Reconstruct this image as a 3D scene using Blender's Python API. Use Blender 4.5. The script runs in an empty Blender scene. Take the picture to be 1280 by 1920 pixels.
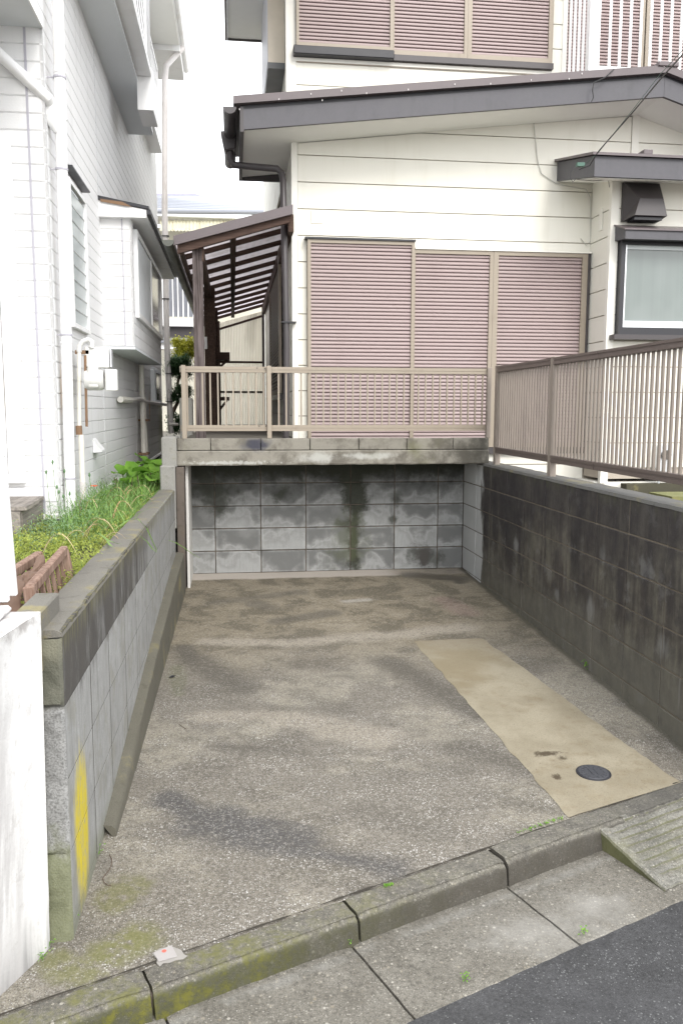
import bpy, bmesh, math, random
import numpy as np
from mathutils import Vector, Matrix
R = random.Random(7)
S = bpy.context.scene
COL = S.collection

# ------------------------------------------------------------------ camera
FPX = 1564.36
CAM = np.array([-2.07181, -7.34997, 1.46178])
YAW, PIT, ROL = 0.129010, 0.124463, 0.002105
_w = np.array([math.sin(YAW)*math.cos(PIT), math.cos(YAW)*math.cos(PIT), -math.sin(PIT)])
_r0 = np.array([math.cos(YAW), -math.sin(YAW), 0.0]); _u0 = np.cross(_r0, _w)
_r = _r0*math.cos(ROL)+_u0*math.sin(ROL); _u = -_r0*math.sin(ROL)+_u0*math.cos(ROL)
cd = bpy.data.cameras.new('camera'); cam = bpy.data.objects.new('camera', cd); COL.objects.link(cam)
cd.sensor_fit = 'VERTICAL'; cd.sensor_height = 36.0; cd.sensor_width = 24.0
cd.lens = 36.0*FPX/1920.0; cd.clip_start = 0.05; cd.clip_end = 500
M4 = Matrix.Identity(4)
for i in range(3):
    M4[i][0] = _r[i]; M4[i][1] = _u[i]; M4[i][2] = -_w[i]; M4[i][3] = CAM[i]
cam.matrix_world = M4
S.camera = cam
# ------------------------------------------------------------------ world: overcast sky
SUN_EL, SUN_AZ = math.radians(40), math.radians(165)
world = bpy.data.worlds.new('World'); S.world = world; world.use_nodes = True
wn = world.node_tree.nodes; wl = world.node_tree.links; wn.clear()
sky = wn.new('ShaderNodeTexSky'); sky.sky_type = 'NISHITA'; sky.sun_disc = False
sky.sun_elevation = SUN_EL; sky.sun_rotation = SUN_AZ; sky.dust_density = 3.0
wmix = wn.new('ShaderNodeMix'); wmix.data_type = 'RGBA'; wmix.inputs[0].default_value = 0.85
wmix.inputs[7].default_value = (9.1, 9.2, 9.35, 1)      # even cloud deck over the blue sky
wb = wn.new('ShaderNodeBackground'); wb.inputs[1].default_value = 0.128
wo = wn.new('ShaderNodeOutputWorld')
wl.new(sky.outputs[0], wmix.inputs[6]); wl.new(wmix.outputs[2], wb.inputs[0]); wl.new(wb.outputs[0], wo.inputs[0])
sd = bpy.data.lights.new('sun', 'SUN'); sd.energy = 0.75; sd.angle = math.radians(20); sd.color = (1, .97, .92)
sun = bpy.data.objects.new('sun', sd); COL.objects.link(sun)
sdir = Vector((math.sin(SUN_AZ)*math.cos(SUN_EL), math.cos(SUN_AZ)*math.cos(SUN_EL), math.sin(SUN_EL)))
sun.rotation_euler = sdir.to_track_quat('Z', 'Y').to_euler()
S.view_settings.view_transform = 'Standard'; S.view_settings.look = 'None'
S.view_settings.exposure = 1.36; S.view_settings.gamma = 1.0
S.view_settings.use_curve_mapping = False
S.render.engine = 'CYCLES'; S.cycles.max_bounces = 5; S.cycles.diffuse_bounces = 4; S.cycles.glossy_bounces = 2; S.cycles.transmission_bounces = 3

# measured points of the photograph, laid onto the real planes of the place
def _ray(x, y): return _w+_r*(x-640)/FPX-_u*(y-960)/FPX
def onX(x, y, X): d = _ray(x, y); return CAM+d*((X-CAM[0])/d[0])
def onY(x, y, Y): d = _ray(x, y); return CAM+d*((Y-CAM[1])/d[1])
def onZ(x, y, Z): d = _ray(x, y); return CAM+d*((Z-CAM[2])/d[2])
SL = 0.0297                                     # the drive falls this much towards the street
def fz(Y, off=0.0): return SL*Y+off

def onF(x, y, off=0.):      # onto the sloping drive
    d = _ray(x, y); nn = np.array([0,-SL,1.]); return CAM+d*(((np.array([0,0,off])-CAM)@nn)/(d@nn))
# ------------------------------------------------------------------ helpers
class MB:
    def __init__(s): s.v = []; s.f = []; s.m = []
    def add(s, vs, fs, mi=0):
        b = len(s.v); s.v += [tuple(map(float, p)) for p in vs]
        s.f += [tuple(b+i for i in f) for f in fs]; s.m += [mi]*len(fs)
    def box(s, x0, x1, y0, y1, z0, z1, mi=0):
        if x0 > x1: x0, x1 = x1, x0
        if y0 > y1: y0, y1 = y1, y0
        if z0 > z1: z0, z1 = z1, z0
        s.add([(x0,y0,z0),(x1,y0,z0),(x1,y1,z0),(x0,y1,z0),(x0,y0,z1),(x1,y0,z1),(x1,y1,z1),(x0,y1,z1)],
              [(0,3,2,1),(4,5,6,7),(0,1,5,4),(1,2,6,5),(2,3,7,6),(3,0,4,7)], mi); return s
    def beam(s, a, b, w, h, up=(0,0,1), mi=0):
        a = Vector(a); b = Vector(b); d = (b-a).normalized(); up = Vector(up)
        r = d.cross(up)
        if r.length < 1e-4: r = d.cross(Vector((1,0,0)))
        r.normalize(); u = r.cross(d).normalized()
        P = []
        for p in (a, b):
            for i, j in ((-1,-1),(1,-1),(1,1),(-1,1)): P.append(p+r*(i*w/2)+u*(j*h/2))
        s.add(P, [(0,1,2,3),(7,6,5,4),(0,4,5,1),(1,5,6,2),(2,6,7,3),(3,7,4,0)], mi); return s
    def prism(s, poly, vec, mi=0):
        n = len(poly); vec = np.array(vec, float); P = [np.array(p, float) for p in poly]
        nr = np.zeros(3)
        for i in range(n): nr += np.cross(P[i], P[(i+1) % n])
        if nr@vec > 0: P = P[::-1]
        s.add(P+[p+vec for p in P], [tuple(range(n)), tuple(range(2*n-1, n-1, -1))] +
              [(i, n+i, n+(i+1) % n, (i+1) % n) for i in range(n)], mi); return s
    def tube(s, pts, r, n=10, mi=0, cap=True):
        pts = [Vector(p) for p in pts]; rs = r if isinstance(r, (list, tuple)) else [r]*len(pts)
        rings = []; pu = None
        for i, p in enumerate(pts):
            d = (pts[min(i+1, len(pts)-1)]-pts[max(i-1, 0)]).normalized()
            if pu is None: pu = d.orthogonal().normalized()
            pu = (pu-d*pu.dot(d)).normalized(); q = d.cross(pu)
            rings.append([p+(pu*math.cos(t)+q*math.sin(t))*rs[i] for t in [2*math.pi*k/n for k in range(n)]])
        V = [v for g in rings for v in g]; F = []
        for i in range(len(pts)-1):
            for k in range(n): F.append((i*n+k, i*n+(k+1) % n, (i+1)*n+(k+1) % n, (i+1)*n+k))
        if cap: F.append(tuple(range(n-1, -1, -1))); F.append(tuple((len(pts)-1)*n+k for k in range(n)))
        s.add(V, F, mi); return s
    def mesh(s, name, mats, off=(0,0,0), bevel=0, smooth=False, seg=1):
        me = bpy.data.meshes.new(name)
        o = np.array(off, float)
        me.from_pydata([tuple(np.array(p)-o) for p in s.v], [], s.f); me.update()
        if not isinstance(mats, (list, tuple)): mats = [mats]
        for m in mats: me.materials.append(m)
        if len(mats) > 1: me.polygons.foreach_set('material_index', s.m)
        if bevel:
            bm = bmesh.new(); bm.from_mesh(me)
            es = [e for e in bm.edges if len(e.link_faces) == 2 and e.calc_face_angle(0) > .5]
            bmesh.ops.bevel(bm, geom=es, offset=bevel, segments=seg, affect='EDGES', profile=.5, clamp_overlap=True)
            bm.to_mesh(me); bm.free()
        if smooth:
            me.polygons.foreach_set('use_smooth', [True]*len(me.polygons)); me.set_sharp_from_angle(angle=math.radians(40))
        return me
    def build(s, name, mats, parent=None, bevel=0, smooth=False, label=None, seg=1):
        off = wloc(parent) if parent else (0,0,0)
        return link(name, s.mesh(name, mats, off, bevel, smooth, seg), parent, label=label)
def wloc(o):
    p = Vector((0,0,0))
    while o: p += o.location; o = o.parent
    return p
def link(name, me, parent=None, loc=None, label=None):
    o = bpy.data.objects.new(name, me); COL.objects.link(o)
    if parent: o.parent = parent
    if loc is not None: o.location = Vector(loc)-(wloc(parent) if parent else Vector((0,0,0)))
    if label: o['label'] = label
    return o
def thing(name, loc, label, cat, group=None):
    o = bpy.data.objects.new(name, None); COL.objects.link(o); o.location = loc; o.empty_display_size = .1
    return tag(o, label, cat, group)
def tag(o, label, cat, group=None):
    o['label'] = label; o['category'] = cat
    if group: o['group'] = group
    return o
def struct(o): o['kind'] = 'structure'; return o
def stuff(o): o['kind'] = 'stuff'; return o

# ------------------------------------------------------------------ material language
class Mat:
    def __init__(s, name):
        s.m = bpy.data.materials.new(name); s.m.use_nodes = True; s.nt = s.m.node_tree
        s.b = s.nt.nodes['Principled BSDF']
        s._p = None
    def node(s, t, **kw):
        n = s.nt.nodes.new(t)
        for k, v in kw.items(): setattr(n, k, v)
        return n
    def set(s, inp, v):
        if isinstance(v, bpy.types.NodeSocket): s.nt.links.new(v, inp)
        elif isinstance(v, (tuple, list)) and len(v) == 3 and inp.type == 'RGBA': inp.default_value = (*v, 1)
        else: inp.default_value = v
    @property
    def P(s):
        if s._p is None: s._p = s.node('ShaderNodeNewGeometry').outputs['Position']
        return s._p
    def O(s): return s.node('ShaderNodeTexCoord').outputs['Object']
    def rnd(s): return s.node('ShaderNodeObjectInfo').outputs['Random']
    def N(s): return s.node('ShaderNodeNewGeometry').outputs['Normal']
    def math(s, op, a, b=0.0, c=None, clamp=False):
        n = s.node('ShaderNodeMath', operation=op, use_clamp=clamp); s.set(n.inputs[0], a); s.set(n.inputs[1], b)
        if c is not None: s.set(n.inputs[2], c)
        return n.outputs[0]
    def vmath(s, op, a, b=(0,0,0)):
        n = s.node('ShaderNodeVectorMath', operation=op); s.set(n.inputs[0], a); s.set(n.inputs[1], b)
        return n.outputs[1] if op in ('LENGTH', 'DISTANCE', 'DOT_PRODUCT') else n.outputs[0]
    def sep(s, v): n = s.node('ShaderNodeSeparateXYZ'); s.set(n.inputs[0], v); return n.outputs
    def comb(s, x, y, z):
        n = s.node('ShaderNodeCombineXYZ')
        for i, q in enumerate((x, y, z)): s.set(n.inputs[i], q)
        return n.outputs[0]
    def noise(s, vec=None, scale=5., detail=4., rough=.55, dist=0., stretch=None):
        if vec is None: vec = s.P
        if stretch: vec = s.vmath('MULTIPLY', vec, stretch)
        n = s.node('ShaderNodeTexNoise'); s.set(n.inputs['Vector'], vec); n.inputs['Scale'].default_value = scale
        n.inputs['Detail'].default_value = detail; n.inputs['Roughness'].default_value = rough; n.inputs['Distortion'].default_value = dist
        return n.outputs[0]
    def vor(s, vec=None, scale=50., feat='F1', out=0):
        n = s.node('ShaderNodeTexVoronoi', feature=feat); s.set(n.inputs['Vector'], vec if vec is not None else s.P)
        n.inputs['Scale'].default_value = scale; return n.outputs[out]
    def sm(s, x, a, b, lo=0., hi=1.):
        n = s.node('ShaderNodeMapRange', interpolation_type='SMOOTHSTEP'); s.set(n.inputs[0], x)
        n.inputs[1].default_value = a; n.inputs[2].default_value = b; n.inputs[3].default_value = lo; n.inputs[4].default_value = hi
        if a > b: n.inputs[1].default_value = b; n.inputs[2].default_value = a; n.inputs[3].default_value = hi; n.inputs[4].default_value = lo
        return n.outputs[0]
    def mix(s, f, a, b, mode='MIX'):
        n = s.node('ShaderNodeMix', data_type='RGBA', blend_type=mode); s.set(n.inputs[0], f); s.set(n.inputs[6], a); s.set(n.inputs[7], b)
        return n.outputs[2]
    def blob(s, c, r, n=None, amp=.8, soft=.5):
        """1 inside an ellipsoid at c with radii r, edge broken by noise n"""
        d = s.vmath('LENGTH', s.vmath('DIVIDE', s.vmath('SUBTRACT', s.P, c), r))
        if n is not None: d = s.math('MULTIPLY_ADD', s.math('SUBTRACT', n, .5), amp*3.2, d)
        return s.sm(d, 1.1, 1.1-soft-.35)
    def seg(s, a, b, r, n=None, amp=.6, soft=.9):
        """1 along the capsule a-b of radius r, with noise-broken soft edge"""
        a = [float(q) for q in a]; b = [float(q) for q in b]
        ba = [q-p for p, q in zip(a, b)]; l2 = max(1e-9, sum(q*q for q in ba))
        pa = s.vmath('SUBTRACT', s.P, tuple(a))
        h = s.math('DIVIDE', s.vmath('DOT_PRODUCT', pa, tuple(ba)), l2, clamp=True)
        sc = s.node('ShaderNodeVectorMath', operation='SCALE'); sc.inputs[0].default_value = ba; s.set(sc.inputs['Scale'], h)
        d = s.math('DIVIDE', s.vmath('LENGTH', s.vmath('SUBTRACT', pa, sc.outputs[0])), r)
        if n is not None: d = s.math('MULTIPLY_ADD', s.math('SUBTRACT', n, .5), amp*3., d)
        return s.sm(d, 1.15, 1.15-soft)
    def mx(s, *a):
        r = a[0]
        for q in a[1:]: r = s.math('MAXIMUM', r, q)
        return r
    def mul(s, *a):
        r = a[0]
        for q in a[1:]: r = s.math('MULTIPLY', r, q)
        return r
    def out(s, col, rough=.8, bump=None, bs=.3, bd=.004, spec=.5, metal=0., **kw):
        s.set(s.b.inputs['Base Color'], col); s.set(s.b.inputs['Roughness'], rough)
        s.b.inputs['Specular IOR Level'].default_value = spec; s.b.inputs['Metallic'].default_value = metal
        if bump is not None:
            n = s.node('ShaderNodeBump'); n.inputs['Strength'].default_value = bs; n.inputs['Distance'].default_value = bd
            s.set(n.inputs['Height'], bump); s.nt.links.new(n.outputs[0], s.b.inputs['Normal'])
        for k, v in kw.items(): s.set(s.b.inputs[k], v)
        return s.m

def simple(name, col, rough=.5, var=.12, scale=9., spec=.5, metal=0., dirt=None, dscale=3., fine=0.):
    m = Mat(name); n = m.noise(scale=scale)
    c = m.mix(m.math('MULTIPLY', n, 1.0), tuple(x*(1-var) for x in col), tuple(min(1, x*(1+var)) for x in col))
    c = m.mix(m.math('MULTIPLY', m.rnd(), var*.8), c, tuple(x*.8 for x in col))
    if dirt:
        d = m.sm(m.noise(scale=dscale, detail=8, rough=.65, stretch=(1,1,.35)), .5, .78)
        c = m.mix(m.math('MULTIPLY', d, .55), c, dirt)
    if fine: c = m.mix(fine, c, m.mix(m.noise(scale=400, detail=1), (0,0,0), (1,1,1)), 'SOFT_LIGHT')
    return m.out(c, m.sm(n, .2, .8, rough*.85, min(1, rough*1.15)), bump=m.noise(scale=scale*18, detail=2), bs=.12, bd=.002, spec=spec, metal=metal)

# --- concrete blocks
def block_mat(name, base, dark, kind):
    m = Mat(name); P = m.P
    g = m.noise(scale=330, detail=2); g2 = m.noise(scale=70, detail=3); mid = m.noise(scale=7, detail=6, rough=.6)
    streak = m.noise(scale=1., detail=5, rough=.6, stretch=(16,16,1.3))
    streak2 = m.noise(scale=1., detail=4, rough=.65, stretch=(40,40,3.))
    rnd = m.rnd()
    c = m.mix(m.sm(g, .3, .7), tuple(x*.86 for x in base), tuple(x*1.1 for x in base))
    c = m.mix(m.math('MULTIPLY', rnd, .35), c, tuple(x*.72 for x in base))
    c = m.mix(m.sm(g2, .62, .75, 0, .35), c, tuple(x*.55 for x in base))
    x, y, z = m.sep(P)
    off = m.comb(m.math('MULTIPLY', rnd, 37.), m.math('MULTIPLY', rnd, 11.), 0.)
    lo = m.O(); lx, ly, lz = m.sep(lo)
    if kind == 'back':
        # water marks in each block: a damp patch with a chalky rim along its lower edge
        wn_ = m.noise(vec=m.vmath('ADD', lo, off), scale=9., detail=7, rough=.62, dist=.3)
        wl_ = m.noise(vec=m.vmath('ADD', lo, off), scale=3.2, detail=2)
        w = m.math('ADD', m.math('MULTIPLY', lz, 4.2), m.math('MULTIPLY', m.math('SUBTRACT', wl_, .5), 2.4))
        w = m.math('ADD', w, m.math('MULTIPLY', m.math('SUBTRACT', wn_, .5), .9))
        w = m.math('ADD', w, m.math('MULTIPLY', m.math('SUBTRACT', rnd, .5), .7))
        damp = m.mul(m.sm(w, -.22, .12), m.sm(w, .75, .3, .35, 1.))
        rim = m.mul(m.sm(w, -.34, -.22), m.sm(w, -.10, -.20))
        vs = m.noise(vec=m.vmath('MULTIPLY', P, (60,60,9)), scale=1., detail=3)
        c = m.mix(m.math('MULTIPLY', damp, .72), c, tuple(q*.42 for q in base))
        c = m.mix(m.math('MULTIPLY', rim, .28), c, (.43,.44,.44))
        c = m.mix(m.mul(m.sm(w, -.34, -.6), .4), c, (.38,.39,.39))
        c = m.mix(m.sm(vs, .45, .75, 0, .3), c, tuple(q*.6 for q in base))
        edge = m.mx(m.sm(m.math('ABSOLUTE', lx), .165, .194), m.sm(m.math('ABSOLUTE', lz), .075, .094))
        c = m.mix(m.mul(edge, m.sm(mid, .35, .6), .4), c, (.42,.43,.43))
        n1 = m.noise(scale=9, detail=7, rough=.65)
        top = m.math('ADD', z, m.math('MULTIPLY', m.math('SUBTRACT', n1, .5), .42))
        c = m.mix(m.sm(top, .62, .96, 0, .9), c, (.03,.031,.029))
        mould = m.mx(m.blob((-1.04,0,.92), (.26,.5,.16), n1, .9), m.blob((-.99,0,.66), (.085,.5,.3), n1, .8),
                     m.blob((-1.03,0,.43), (.15,.5,.07), n1, .7), m.blob((-1.0,0,.22), (.05,.5,.16), n1, .8),
                     m.blob((-.62,0,.65), (.07,.5,.08), n1, .7), m.blob((-.66,0,.46), (.05,.5,.05), n1, .7),
                     m.blob((-2.25,0,.72), (.3,.5,.16), n1, 1.), m.blob((-1.65,0,.70), (.12,.5,.09), n1, .9))
        n9 = m.noise(scale=13, detail=9, rough=.72)
        mould = m.mx(m.mul(mould, .8), m.seg((-1.05,0,1.0), (-.99,0,.62), .14, n9, .6, .7), m.seg((-.995,0,.66), (-1.01,0,.05), .085, n9, .8, 1.), m.mul(m.seg((-1.25,0,.1), (-.9,0,.2), .12, n9, 1., 1.), .4), m.mul(m.seg((-.25,0,.08), (-.45,0,.15), .10, n9, 1., 1.), .7), m.seg((-1.2,0,.93), (-.8,0,.93), .09, n9, .6, .8),
                     m.mul(m.seg((-2.35,0,.9), (-2.2,0,.62), .14, n9, .6, .9), .85), m.mul(m.seg((-2.4,0,.97), (-.1,0,.99), .15, n9, .8, .9), .9))
        c = m.mix(m.math('MULTIPLY', mould, .93), c, m.mix(g2, (.010,.011,.009), (.035,.040,.020)))
        c = m.mix(m.blob((-.36,0,.1), (.1,.5,.12), n1, .9), c, (.07,.065,.06))
        c = m.mix(m.math('MULTIPLY', m.blob((-1.05,0,.28), (.2,.5,.3), n1, .9), .3), c, (.10,.115,.05))
        r_ = m.math('MULTIPLY_ADD', mould, -.2, .85)
    elif kind == 'right':
        n1 = m.noise(scale=5, detail=7, rough=.65)
        n2 = m.noise(scale=1.4, detail=3)
        # the newest corner near the back stays pale
        yy = m.math('ADD', y, m.math('MULTIPLY', m.math('SUBTRACT', m.noise(scale=1., detail=6, rough=.6, stretch=(6,6,2.)), .5), .55))
        pale = m.sm(yy, -.62, -.52)
        grime = m.mul(m.sm(m.math('ADD', m.math('MULTIPLY', streak, .6), m.math('MULTIPLY', n1, .5)), .38, .66), .92)
        low = m.sm(m.math('ADD', z, m.math('MULTIPLY', n1, .3)), .12, .42, .45, 1.)
        bands = m.sm(m.noise(vec=m.comb(0., m.math('MULTIPLY', y, 1.), 0.), scale=2.2, detail=2), .42, .6, .55, 1.)
        grime = m.mul(grime, low, m.math('SUBTRACT', 1., pale))
        dk = m.mix(n2, dark, tuple(q*k for q, k in zip(dark, (1.6,1.45,1.35))))
        c = m.mix(m.math('SUBTRACT', 1., pale), m.mix(.8, c, m.mix(n1, (.30,.31,.31), (.55,.56,.56))), tuple(q*k for q, k in zip(base, (.62,.60,.52))))
        c = m.mix(grime, c, dk)
        c = m.mix(m.mul(m.sm(streak2, .5, .7), m.math('SUBTRACT', 1., pale), m.sm(z, .1, .9, .1, .5)), c, (.022,.021,.022))
        bnd = m.noise(vec=m.comb(0., y, m.math('MULTIPLY', z, .25)), scale=2.6, detail=5, rough=.6)
        c = m.mix(m.mul(m.sm(bnd, .46, .6), m.math('SUBTRACT', 1., pale), m.sm(z, .05, .55), .75), c, (.022,.020,.021))
        c = m.mix(m.mul(m.sm(bnd, .46, .36), m.math('SUBTRACT', 1., pale), .40), c, (.115,.105,.092))
        bq = m.noise(scale=6, detail=8, rough=.7)
        c = m.mix(m.mul(m.sm(bq, .5, .64), m.math('SUBTRACT', 1., pale), .55), c, (.030,.028,.030))
        c = m.mix(m.mul(m.sm(bq, .45, .36), m.math('SUBTRACT', 1., pale), .35), c, (.15,.148,.145))
        wh = m.mx(m.blob((0,-3.4,.66), (.4,.13,.07), m.noise(scale=14, detail=6), 1.1), m.blob((0,-2.75,.28), (.4,.12,.09), streak, 1.),
                  m.blob((0,-2.9,.64), (.4,.05,.06), streak, .9), m.blob((0,-2.25,.26), (.4,.06,.05), streak, 1.), m.blob((0,-3.62,.3), (.4,.06,.09), streak, .9),
                  m.blob((0,-3.78,.12), (.4,.015,.12), streak2, .8), m.blob((0,-1.45,.45), (.4,.08,.07), streak, .9))
        c = m.mix(m.math('MULTIPLY', wh, .30), c, (.30,.305,.30))
        bt = m.noise(scale=2.2, detail=7, rough=.65)
        c = m.mix(m.mul(m.sm(m.math('MULTIPLY_ADD', m.math('SUBTRACT', bt, .5), 1.3, z), .45, .85), m.math('SUBTRACT', 1., pale), .6), c, (.024,.021,.023))
        c = m.mix(m.mul(m.sm(m.math('MULTIPLY_ADD', m.math('SUBTRACT', bt, .5), .8, z), .38, .10), m.math('SUBTRACT', 1., pale), .45), c, (.125,.12,.10))
        c = m.mix(m.mul(m.sm(z, .9, 1.0), m.sm(streak, .45, .65), .5), c, (.085,.09,.05))
        r_ = m.sm(n1, .3, .7, .62, .9)
    elif kind == 'left':
        n1 = m.noise(scale=6, detail=7, rough=.65)
        zz = m.math('ADD', m.math('ADD', z, m.math('MULTIPLY', m.math('SUBTRACT', m.noise(scale=1, detail=7, rough=.7, stretch=(9,9,2.2)), .5), .55)), m.math('MULTIPLY', m.math('SUBTRACT', streak2, .5), .12))
        ynear = m.sm(y, -3.0, -4.4)
        line = m.math('MULTIPLY_ADD', m.sm(y, -2.2, -3.6), -.13, .72)
        topd = m.mul(m.sm(m.math('SUBTRACT', zz, line), -.03, .09), m.sm(y, -1.6, -3.0, .35, 1.))
        crs = m.mul(m.sm(z, .583, .589), m.sm(m.math('MULTIPLY_ADD', m.math('SUBTRACT', streak, .5), 2.5, y), -2.6, -3.3, .2, 1.), m.sm(m.noise(scale=1, detail=7, rough=.7, stretch=(9,9,2.)), .36, .52, .45, 1.))
        topd = m.mx(crs, m.mul(topd, .75))
        bl = m.noise(scale=11, detail=8, rough=.7)
        c = m.mix(m.sm(bl, .5, .64, 0, .45), c, tuple(q*.6 for q in base))
        c = m.mix(m.sm(bl, .44, .34, 0, .4), c, (.40,.41,.41))
        c = m.mix(m.mul(m.sm(n1, .5, .62), .35), c, (.17,.16,.11))
        c = m.mix(m.sm(streak2, .4, .7, 0, .4), c, tuple(q*.55 for q in base))
        c = m.mix(m.math('MULTIPLY', topd, .93), c, m.mix(n1, (.028,.025,.025), (.085,.078,.068)))
        c = m.mix(m.mul(m.sm(z, .70, .80), m.sm(streak2, .42, .6), .7), c, (.15,.14,.065))
        c = m.mix(m.mul(m.sm(streak2, .6, .7), m.sm(z, .2, .7), .45), c, (.07,.065,.06))
        c = m.mix(m.mul(m.sm(m.math('ADD', z, m.math('MULTIPLY', n1, .25)), .14, -.02), .6), c, (.13,.135,.075))
        # remains of yellow paint near the street
        yp = m.blob((-2.57,-4.715,.12), (.5,.135,.27), streak2, .28, .2)
        yp = m.mul(yp, m.sm(m.noise(scale=1, detail=6, rough=.7, stretch=(80,80,7)), .34, .5, .25, 1.), m.sm(m.noise(scale=30, detail=6, rough=.7), .3, .5, .4, 1.))
        c = m.mix(m.math('MULTIPLY', yp, .96), c, m.mix(n1, (.42,.34,.03), (.62,.50,.02)))
        r_ = .85
    else:  # coping blocks and beam: weathered
        n1 = m.noise(scale=6, detail=8, rough=.65)
        c = m.mix(m.sm(n1, .42, .62, 0, .75), c, dark)
        wh = m.mx(m.blob((-1.35,-.6,1.05), (.25,.3,.05), n1, .9), m.blob((-1.0,-.6,1.07), (.3,.3,.035), n1, .9), m.blob((-2.1,-.6,1.02), (.35,.3,.02), m.noise(scale=40), 1.2))
        c = m.mix(m.math('MULTIPLY', wh, .75), c, (.42,.42,.39))
        c = m.mix(m.blob((-1.9,-.6,1.17), (.14,.3,.06), n1, .9), c, (.055,.055,.07))
        c = m.mix(m.mul(m.sm(m.noise(scale=3.1, detail=5), .55, .75), .5), c, (.14,.14,.07))
        c = m.mix(m.mul(m.sm(x, -.6, .05), m.sm(n1, .3, .55), .75), c, (.055,.052,.042))
        r_ = .88
    h = m.math('ADD', m.math('MULTIPLY', g, .6), m.math('MULTIPLY', g2, .8))
    return m.out(c, r_, bump=h, bs=.35, bd=.003, spec=.3)

def mortar_mat():
    m = Mat('mortar'); n = m.noise(scale=9, detail=5)
    return m.out(m.mix(m.sm(n, .4, .65), (.115,.095,.075), (.05,.045,.038)), .95, bump=m.noise(scale=200), bs=.5)
def pebbles(m, scale, thr, seedoff=0.):
    """small exposed stones: mask and random tint"""
    n = m.node('ShaderNodeTexVoronoi', feature='F1'); m.set(n.inputs['Vector'], m.vmath('ADD', m.P, (seedoff, 0, 0)))
    n.inputs['Scale'].default_value = scale
    rr = m.sep(n.outputs['Color'])
    size = m.math('MULTIPLY_ADD', rr[1], .35, .18)
    inside = m.sm(m.math('SUBTRACT', size, n.outputs['Distance']), 0., .1)
    pick = m.math('GREATER_THAN', rr[0], thr)
    return m.mul(inside, pick), rr[2]

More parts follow.
